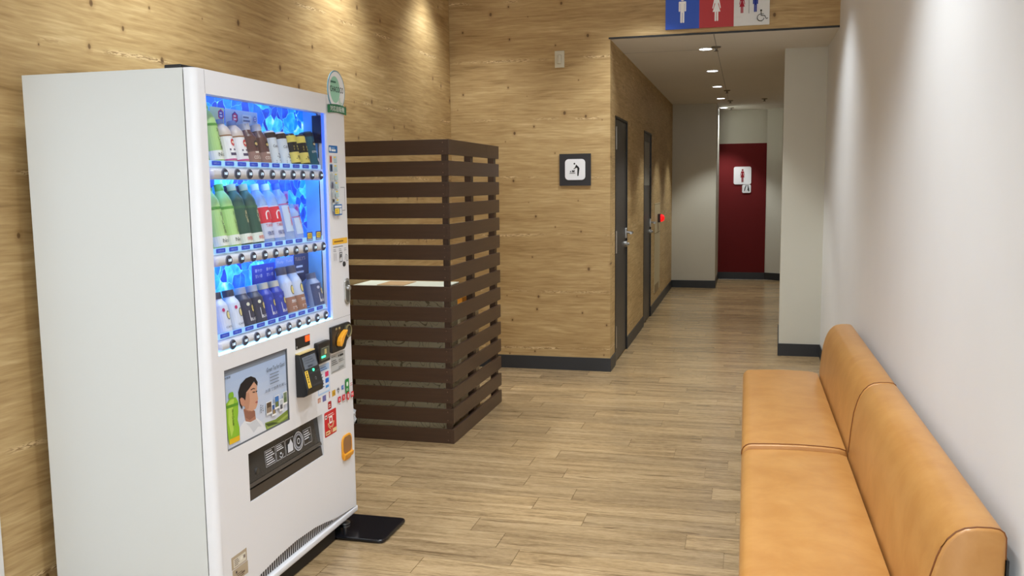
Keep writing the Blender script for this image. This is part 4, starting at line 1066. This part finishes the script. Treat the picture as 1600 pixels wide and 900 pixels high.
# oval topper sign
tp = thing('topper_sign', (XF, 3.406, 1.758), 'oval white CHACOCO sign with green ribbon on top corner of vending machine', 'sign')
ov = [(3.407 + 0.080 * math.cos(math.radians(a)), 1.853 + 0.080 * math.sin(math.radians(a))) for a in range(-50, 231, 10)] + [(3.350, 1.780), (3.464, 1.780)]
bd = MB().prism(ov, 0, XF + 0.0005, XF + 0.003).build('board', mat('topper_edge', (110, 160, 180), 0.4), tp)
p = Print(FX(XF + 0.003), 0.0003)
p.poly([(3.407 + (a[0] - 3.407) * 0.93, 1.853 + (a[1] - 1.853) * 0.94) for a in ov], (240, 243, 246))
p.ell(3.392, 1.856, 0.045, 0.053, (160, 214, 190)); p.ell(3.440, 1.812, 0.018, 0.016, (206, 226, 216)); p.ell(3.448, 1.822, 0.012, 0.015, (240, 244, 244))
p.text('CHACOCO', 3.347, 1.846, 0.023, (24, 34, 30), 0.122); p.lines(3.352, 1.882, 0.064, 1, 0.01, 0.007, (70, 120, 100)); p.build('board_print', bd)
rb = MB().prism([(3.322, 1.760), (3.36, 1.764), (3.407, 1.766), (3.455, 1.764), (3.491, 1.760), (3.491, 1.792), (3.455, 1.797), (3.407, 1.799), (3.36, 1.797), (3.322, 1.792)], 0, XF + 0.003, XF + 0.0045).build('ribbon', mat('ribbon_green', (36, 116, 78), 0.4), tp)
p = Print(FX(XF + 0.0045)); p.text('対応自販機', 3.342, 1.769, 0.022, (244, 248, 246), 0.130); p.build('ribbon_text', rb)

# stabiliser plate under the far front foot
pt = MB().prism(rrpts(-1.78, 3.310, -1.424, 3.575, 0.028, 5), 2, 0.0005, 0.015).build('stabiliser_plate', mat('plate_black', (16, 17, 22), 0.18), None, loc=(-1.60, 3.44, 0), bevel=0.005)
tag(pt, 'glossy black stabiliser plate on the floor under the vending machine foot', 'floor plate')
# crumpled clear bag between machine and partition
bm = bmesh.new(); bmesh.ops.create_icosphere(bm, subdivisions=3, radius=1.0)
rg = random.Random(3)
for v in bm.verts:
    k = 0.65 + 0.5 * rg.random(); v.co = Vector((v.co.x * 0.045 * k, v.co.y * 0.030 * k, v.co.z * 0.050 * k))
me = bpy.data.meshes.new('plastic_bag'); bm.to_mesh(me); bm.free()
bg = thing('plastic_bag', (-1.675, 3.53, 0.40), 'crumpled clear plastic bag hanging beside the machine side', 'plastic bag')
o = bpy.data.objects.new('bag_body', me); COL.objects.link(o); o.parent = bg; o.location = (0, 0.0, 0.075); me.materials.append(mat('clear_plastic', (226, 230, 236), 0.15, alpha=0.55)); WLOC[o.name] = WLOC[bg.name]
MB().tube([(-1.675, 3.53, 0.52), (-1.678, 3.515, 0.56), (-1.680, 3.4985, 0.585)], 0.003, 6).build('bag_tie', mat('tie_white', (225, 228, 232), 0.4), bg)

# ================================================================== drinks on the display shelves
def bottle_profile(kind, h, r):
    if kind == 'pet':   return [(r * 0.86, 0), (r, 0.006), (r, 0.66 * h), (r * 0.96, 0.73 * h), (r * 0.80, 0.80 * h), (r * 0.48, 0.88 * h), (r * 0.44, 0.90 * h)], (r * 0.48, 0.895 * h, h)
    if kind == 'can':   return [(r * 0.84, 0), (r, 0.008), (r, h - 0.010), (r * 0.86, h - 0.002), (r * 0.84, h - 0.004)], None
    return [(r * 0.86, 0), (r, 0.006), (r, 0.66 * h), (r * 0.90, 0.72 * h), (r * 0.66, 0.80 * h), (r * 0.62, 0.84 * h)], (r * 0.66, 0.835 * h, h)
def drink(name, kind, h, r, y, z, label, body, cap, art, group, cat, clear=False):
    t = thing(name, (0, 0, 0), label, cat, group)
    prof, cp = bottle_profile(kind, h, r)
    bmat = mat('drink_clear', (196, 220, 244), 0.08, alpha=0.55) if clear else mat('drink_%d_%d_%d' % body, body, 0.35)
    MB().lathe(prof, (0, 0, 0), 18).build('body', bmat, t, local=True, smooth=True)
    if cp:
        MB().lathe([(cp[0], cp[1]), (cp[0], cp[2] - 0.002), (cp[0] * 0.9, cp[2])], (0, 0, 0), 16).build('cap', mat('cap_%d_%d_%d' % cap, cap, 0.35), t, local=True, smooth=True)
    rr = r + 0.0006
    def fr(u, w, hh):
        a = u / rr; return ((rr + hh) * math.cos(a), (rr + hh) * math.sin(a), w)
    p = Print(fr, 0.0004, 0.0003)
    def band(w0, w1, rgb, u0=-1.45, u1=1.45):
        n = 12
        for k in range(n):
            a0, a1 = r * (u0 + (u1 - u0) * k / n), r * (u0 + (u1 - u0) * (k + 1) / n)
            p.rect(a0, w0, a1, w1, rgb); p.h -= p.step
        p.h += p.step
    art(p, band, h, r)
    p.build('label_print', t, local=True)
    t.location = (-1.660, y, z + 0.006); t.rotation_euler = (0, math.radians(-11), 0)
    return t
def a_tea(c, c2, txt, no=True):
    def f(p, band, h, r):
        band(0.05 * h, 0.64 * h, c); band(0.05 * h, 0.20 * h, (228, 234, 226)); band(0.60 * h, 0.64 * h, c2)
        p.text(txt, 0.004, 0.50 * h, 0.013, (20, 36, 24) if no else (232, 220, 170), None, 'C', vert=True)
        if no: p.text('No.1', 0, 0.10 * h, 0.012, (40, 50, 40), None, 'C')
        else: p.text('体脂肪', 0, 0.09 * h, 0.013, (206, 50, 40), 0.034, 'C'); 
    return f
def a_milk(p, band, h, r):
    band(0.06 * h, 0.62 * h, (236, 238, 244)); band(0.06 * h, 0.10 * h, (196, 90, 150)); band(0.60 * h, 0.63 * h, (150, 110, 80))
    p.ell(0.004, 0.46 * h, 0.011, 0.012, (206, 60, 60)).ell(0.004, 0.46 * h, 0.008, 0.004, (240, 220, 200)); p.lines(-0.017, 0.28 * h, 0.034, 1, 0.01, 0.006, (80, 70, 100)); p.lines(-0.016, 0.17 * h, 0.032, 1, 0.01, 0.009, (80, 70, 100))
def a_cocoa(p, band, h, r):
    band(0.04 * h, 0.66 * h, (98, 66, 62)); band(0.04 * h, 0.30 * h, (150, 118, 110)); p.ell(0.002, 0.48 * h, 0.011, 0.012, (30, 24, 22)).ell(0.002, 0.48 * h, 0.009, 0.005, (214, 190, 120)); p.text('COCOA', 0, 0.12 * h, 0.011, (244, 236, 230), 0.040, 'C'); p.lines(-0.012, 0.26 * h, 0.024, 1, 0.01, 0.006, (236, 226, 220))
def a_lait(p, band, h, r):
    band(0.06 * h, 0.92 * h, (214, 226, 238)); band(0.78 * h, 0.93 * h, (62, 46, 42)); p.text('Café au', 0, 0.50 * h, 0.010, (60, 60, 76), 0.036, 'C'); p.text('-20', 0.004, 0.20 * h, 0.016, (50, 54, 70), 0.028, 'C'); p.lines(-0.018, 0.12 * h, 0.03, 2, 0.006, 0.002, (120, 130, 150))
def a_black9(p, band, h, r):
    band(0.06 * h, 0.92 * h, (34, 34, 38)); band(0.72 * h, 0.92 * h, (232, 218, 110)); band(0.10 * h, 0.42 * h, (226, 214, 120)); p.lines(-0.016, 0.56 * h, 0.032, 2, 0.010, 0.007, (210, 198, 100)); p.text('-90', 0, 0.18 * h, 0.016, (40, 40, 40), 0.030, 'C')
def a_espresso(p, band, h, r):
    band(0.06 * h, 0.94 * h, (32, 92, 112)); band(0.84 * h, 0.94 * h, (24, 30, 46)); p.ell(0, 0.62 * h, 0.011, 0.011, (20, 30, 40)).ell(0, 0.62 * h, 0.009, 0.004, (210, 196, 140)); p.text('ESPRESSO', 0, 0.38 * h, 0.008, (236, 240, 240), 0.040, 'C'); p.ell(0.006, 0.18 * h, 0.007, 0.008, (226, 232, 236))
def a_tansan(p, band, h, r):
    band(0.08 * h, 0.62 * h, (206, 214, 240)); band(0.34 * h, 0.60 * h, (220, 52, 70)); p.arc(0, 0.47 * h, 0.013, 0, 180, 0.005, (246, 240, 244)); p.stroke([(-0.013, 0.47 * h), (-0.013, 0.40 * h)], 0.005, (246, 240, 244)); p.stroke([(0.013, 0.47 * h), (0.013, 0.40 * h)], 0.005, (246, 240, 244))
    p.text('TANSAN', 0, 0.27 * h, 0.011, (200, 40, 70), 0.044, 'C'); p.text('強炭酸', 0, 0.13 * h, 0.016, (40, 50, 130), 0.044, 'C')
def a_evian(p, band, h, r):
    band(0.62 * h, 0.635 * h, (214, 70, 120)); band(0.16 * h, 0.60 * h, (196, 216, 242), -0.9, 0.9); p.text('evian' if h > 0.15 else 'evi', 0.003, 0.52 * h, 0.013, (214, 60, 110), None, 'C', vert=True); p.poly([(-0.008, 0.64 * h), (-0.003, 0.67 * h), (0, 0.65 * h), (0.005, 0.68 * h), (0.010, 0.64 * h)], (60, 70, 120))
def a_wcan(p, band, h, r):
    band(0.05 * h, 0.66 * h, (216, 224, 240)); p.ell(0.004, 0.42 * h, 0.010, 0.015, (36, 34, 30)).ell(0.004, 0.42 * h, 0.008, 0.012, (226, 214, 150)).rect(-0.005, 0.40 * h, 0.013, 0.44 * h, (36, 34, 30)); p.ell(-0.014, 0.56 * h, 0.005, 0.006, (196, 50, 110)); p.text("CAFÉ au", 0, 0.12 * h, 0.008, (60, 64, 84), 0.034, 'C')
def a_bcan(c, c2):
    def f(p, band, h, r):
        band(0.05 * h, 0.68 * h, c); p.ell(0.006, 0.44 * h, 0.009, 0.014, (28, 26, 24)).ell(0.006, 0.44 * h, 0.0075, 0.012, (222, 206, 130)).rect(-0.002, 0.42 * h, 0.014, 0.46 * h, (28, 26, 24)); p.text('BLACK', 0.002, 0.14 * h, 0.010, (240, 240, 244), 0.032, 'C'); p.ell(-0.014, 0.56 * h, 0.006, 0.006, c2); p.stroke([(-0.016, 0.40 * h), (-0.016, 0.14 * h)], 0.002, (220, 222, 232))
    return f
def a_mukan(p, band, h, r):
    band(0.05 * h, 0.66 * h, (206, 214, 234)); band(0.05 * h, 0.36 * h, (160, 116, 96)); p.ell(0.002, 0.50 * h, 0.011, 0.018, (36, 34, 30)).ell(0.002, 0.50 * h, 0.009, 0.015, (226, 210, 130)).rect(-0.008, 0.48 * h, 0.012, 0.52 * h, (36, 34, 30)); p.text('無糖', 0, 0.23 * h, 0.013, (244, 244, 250), 0.032, 'C'); p.lines(-0.016, 0.14 * h, 0.03, 2, 0.006, 0.002, (230, 230, 240))
Yc = lambda c: 2.590 + c * 0.0748
ZR = [r_ + 0.0245 for r_ in RAILS]
DR = 'drinks in the vending machine display'
GT, DG = (178, 220, 140), (54, 90, 76)
spec = [
 (0, 0, 'tea_bottle', 'pet', .200, .031, 'green tea bottle at the left end of the top display row', GT, (110, 180, 70), a_tea(GT, (96, 160, 70), 'お〜いお茶'), 'bottle', 0),
 (0, 1, 'latte_bottle', 'pet', .150, .031, 'short white labelled latte bottle second from the left, top row', (208, 196, 190), (120, 150, 220), a_milk, 'bottle', 0),
 (0, 2, 'latte_bottle', 'pet', .150, .031, 'short white labelled latte bottle third from the left, top row', (208, 196, 190), (120, 150, 220), a_milk, 'bottle', 0),
 (0, 3, 'cocoa_bottle', 'bcan', .146, .031, 'brown cocoa bottle beside the latte bottles, top row', (98, 66, 62), (190, 196, 214), a_cocoa, 'bottle', 0),
 (0, 4, 'cocoa_bottle', 'bcan', .146, .031, 'brown cocoa bottle beside the pale coffee cans, top row', (98, 66, 62), (190, 196, 214), a_cocoa, 'bottle', 0),
 (0, 5, 'coffee_can', 'can', .128, .028, 'pale milk coffee can with dark top, left of the pair', (214, 226, 238), (0, 0, 0), a_lait, 'can', 0),
 (0, 6, 'coffee_can', 'can', .128, .028, 'pale milk coffee can with dark top, right of the pair', (214, 226, 238), (0, 0, 0), a_lait, 'can', 0),
 (0, 7, 'coffee_can', 'can', .126, .028, 'black and yellow coffee can, left of the pair', (34, 34, 38), (0, 0, 0), a_black9, 'can', 0),
 (0, 8, 'coffee_can', 'can', .126, .028, 'black and yellow coffee can, right of the pair', (34, 34, 38), (0, 0, 0), a_black9, 'can', 0),
 (0, 9, 'coffee_can', 'can', .142, .028, 'teal espresso can at the right end of the top row', (32, 92, 112), (0, 0, 0), a_espresso, 'can', 0),
 (1, 0, 'tea_bottle', 'pet', .218, .032, 'light green tea bottle at the left end of the middle row', GT, (110, 180, 70), a_tea(GT, (96, 160, 70), 'お〜いお茶'), 'bottle', 0),
 (1, 1, 'tea_bottle', 'pet', .218, .032, 'light green tea bottle next to the dark tea bottles, middle row', GT, (110, 180, 70), a_tea(GT, (96, 160, 70), 'お〜いお茶'), 'bottle', 0),
 (1, 2, 'tea_bottle', 'pet', .218, .032, 'dark green tea bottle next to the light green ones, middle row', DG, (196, 186, 150), a_tea(DG, (70, 110, 80), '濃い茶', False), 'bottle', 0),
 (1, 3, 'tea_bottle', 'pet', .218, .032, 'dark green tea bottle next to the red labelled bottles, middle row', DG, (196, 186, 150), a_tea(DG, (70, 110, 80), '濃い茶', False), 'bottle', 0),
 (1, 4, 'soda_bottle', 'pet', .218, .032, 'red and white TANSAN soda bottle, left of the pair', (170, 186, 232), (226, 230, 244), a_tansan, 'bottle', 1),
 (1, 5, 'soda_bottle', 'pet', .218, .032, 'red and white TANSAN soda bottle, right of the pair', (170, 186, 232), (226, 230, 244), a_tansan, 'bottle', 1),
 (1, 6, 'water_bottle', 'pet', .220, .032, 'tall clear mineral water bottle with pink lettering, middle row', (0, 0, 0), (70, 110, 200), a_evian, 'bottle', 1),
 (1, 7, 'water_bottle', 'pet', .140, .030, 'small clear mineral water bottle with pink lettering, middle row', (0, 0, 0), (120, 170, 230), a_evian, 'bottle', 1),
 (2, 0, 'coffee_bottle_can', 'bcan', .138, .030, 'white coffee bottle can at the left end of the bottom row', (216, 224, 240), (70, 74, 92), a_wcan, 'can', 0),
 (2, 1, 'coffee_bottle_can', 'bcan', .138, .030, 'white coffee bottle can beside the dark ones, bottom row', (216, 224, 240), (70, 74, 92), a_wcan, 'can', 0),
 (2, 2, 'coffee_bottle_can', 'bcan', .138, .030, 'dark grey coffee bottle can beside the white ones', (62, 62, 82), (180, 186, 206), a_bcan((62, 62, 82), (222, 222, 200)), 'can', 0),
 (2, 3, 'coffee_bottle_can', 'bcan', .138, .030, 'dark grey coffee bottle can beside the blue ones', (62, 62, 82), (180, 186, 206), a_bcan((62, 62, 82), (222, 222, 200)), 'can', 0),
 (2, 4, 'coffee_bottle_can', 'bcan', .138, .030, 'blue coffee bottle can beside the dark grey ones', (44, 62, 170), (206, 198, 180), a_bcan((44, 62, 170), (70, 90, 200)), 'can', 0),
 (2, 5, 'coffee_bottle_can', 'bcan', .138, .030, 'blue coffee bottle can beside the tall latte ones', (44, 62, 170), (206, 198, 180), a_bcan((44, 62, 170), (70, 90, 200)), 'can', 0),
 (2, 6, 'latte_bottle_can', 'bcan', .182, .030, 'tall white and brown latte bottle can beside the blue ones', (206, 214, 234), (90, 84, 100), a_mukan, 'can', 0),
 (2, 7, 'latte_bottle_can', 'bcan', .182, .030, 'tall white and brown latte bottle can beside the dark card', (206, 214, 234), (90, 84, 100), a_mukan, 'can', 0),
 (2, 9, 'coffee_bottle_can', 'bcan', .138, .030, 'silver and black coffee bottle can at the right end, bottom row', (160, 170, 196), (96, 104, 132), a_bcan((70, 80, 120), (190, 196, 220)), 'can', 0)]
for (r, c, nm, kind, h, rad, lb, body, cap, art, cat, clear) in spec:
    drink(nm, kind, h, rad, Yc(c), ZR[r], lb, body, cap, art, DR, cat, bool(clear))
# promotional cards standing behind the drinks
def card(y0, y1, z0, z1, rgb, label, art, x=-1.7165, alpha=1.0):
    y0 += 0.055; y1 = min(y1 + 0.055, 3.310)
    t = thing('display_card', (x, (y0 + y1) / 2, z0), label, 'card', 'cards behind the drinks')
    MB().box(x - 0.0012, x, y0, y1, z0, z1).build('sheet', mat('card_%d_%d_%d_%d' % (rgb + (int(alpha * 100),)), rgb, 0.4, alpha=alpha), t)
    p = Print(lambda u, w, h: (x + h, u + 0.055, w), 0.0004); art(p); p.build('card_print', t); return t
def hexa(p, u, w, r, c1, c2, tx):
    p.poly([(u + r * math.cos(math.radians(a)), w + r * math.sin(math.radians(a))) for a in range(30, 390, 60)], c1)
    p.poly([(u + r * 0.78 * math.cos(math.radians(a)), w + r * 0.78 * math.sin(math.radians(a))) for a in range(30, 390, 60)], c2)
    p.lines(u - r * 0.45, w + r * 0.12, r * 0.9, 2, r * 0.5, r * 0.26, (236, 226, 246))
card(2.460, 2.600, ZR[0] + .002, 1.735, (150, 210, 200), 'green tinted card behind the tea bottle, top row', lambda p: hexa(p, 2.58, 1.712, .019, (60, 60, 170), (190, 70, 150), '新'))
card(2.606, 2.690, ZR[0] + .002, 1.735, (190, 214, 190), 'pale card with blue hexagon behind the first latte bottle', lambda p: hexa(p, 2.670, 1.712, .019, (190, 40, 110), (70, 80, 190), 'NEW'))
card(2.696, 2.905, ZR[0] + .002, 1.735, (170, 196, 236), 'wide pale blue card with red hexagon in the top row', lambda p: (hexa(p, 2.756, 1.708, .021, (80, 60, 160), (200, 50, 110), '新発売'), p.rrect(2.80, 1.692, 2.862, 1.722, .006, (206, 218, 240)), p.lines(2.806, 1.710, .05, 2, .012, .006, (110, 120, 160)), hexa(p, 2.884, 1.710, .014, (150, 170, 220), (110, 140, 220), 'GO')))
card(2.912, 3.020, ZR[0] + .002, 1.665, (120, 176, 240), 'light blue card behind the pale coffee cans', lambda p: p.lines(2.925, 1.655, 0.07, 1, 0.01, 0.003, (200, 224, 250)), alpha=0.8)
card(3.060, 3.190, ZR[0] + .002, 1.660, (120, 176, 240), 'light blue card behind the yellow coffee cans', lambda p: p.lines(3.075, 1.652, 0.08, 1, 0.01, 0.003, (200, 224, 250)), alpha=0.8)
card(2.460, 2.598, ZR[1] + .002, 1.468, (140, 208, 180), 'green tinted card with purple seal behind the first tea bottle', lambda p: hexa(p, 2.572, 1.445, .020, (110, 60, 170), (180, 80, 190), '1位'))
card(2.640, 2.800, ZR[1] + .002, 1.474, (44, 62, 130), 'dark blue card with red seals behind the dark tea bottles', lambda p: (hexa(p, 2.708, 1.448, .020, (70, 50, 160), (206, 50, 70), '2倍'), hexa(p, 2.784, 1.448, .020, (70, 50, 160), (206, 50, 90), '2倍')))
card(3.075, 3.110, ZR[1] + .002, 1.452, (176, 160, 230), 'lilac card beside the tall water bottle', lambda p: (p.ell(3.092, 1.430, .012, .013, (200, 90, 190)), p.lines(3.080, 1.40, .024, 8, .012, .004, (150, 110, 210))))
card(3.150, 3.190, ZR[1] + .002, 1.400, (176, 160, 230), 'lilac card beside the small water bottle', lambda p: (p.ell(3.170, 1.380, .012, .013, (200, 90, 190)), p.lines(3.156, 1.35, .024, 5, .012, .004, (150, 110, 210))))
card(2.460, 2.630, ZR[2] + .002, 1.095, (120, 178, 244), 'plain light blue card behind the white bottle cans', lambda p: p.lines(2.52, 1.085, .08, 1, .01, .003, (190, 220, 250)), alpha=0.85)
card(2.640, 2.800, ZR[2] + .002, 1.110, (140, 186, 244), 'plain light blue card behind the dark bottle cans', lambda p: p.lines(2.66, 1.10, .1, 1, .01, .003, (190, 220, 250)), alpha=0.85)
card(2.822, 2.985, ZR[2] + .002, 1.188, (34, 66, 200), 'deep blue card with white writing behind blue cans', lambda p: (p.text('華やか', 2.842, 1.160, .013, (236, 240, 255), .05), p.text('甘い香', 2.842, 1.140, .013, (236, 240, 255), .05), p.text('華やか', 2.920, 1.160, .013, (236, 240, 255), .05), p.text('甘い香', 2.920, 1.140, .013, (236, 240, 255), .05)))
card(2.992, 3.130, ZR[2] + .002, 1.200, (140, 160, 224), 'pale violet card behind the tall latte cans', lambda p: (p.text('Tully', 3.002, 1.176, .012, (230, 220, 236), .05), p.text('Tully', 3.070, 1.176, .012, (230, 220, 236), .05)))
card(3.136, 3.265, ZR[2] + .002, 1.206, (44, 44, 84), 'dark navy coffee card at the right of the bottom row', lambda p: (p.text("TULLY'S", 3.142, 1.178, .014, (214, 170, 140), .085), p.lines(3.150, 1.150, .07, 2, .022, .008, (220, 224, 240)), p.poly([(3.136, 0.987), (3.265, 0.987), (3.265, 1.11), (3.136, 1.075)], (150, 186, 240)), p.ell(3.175, 1.05, .008, .010, (190, 60, 110)), p.ell(3.165, 1.015, .008, .010, (190, 60, 110)), p.poly([(3.15, 0.989), (3.19, 1.0), (3.21, 0.989)], (200, 80, 80))))
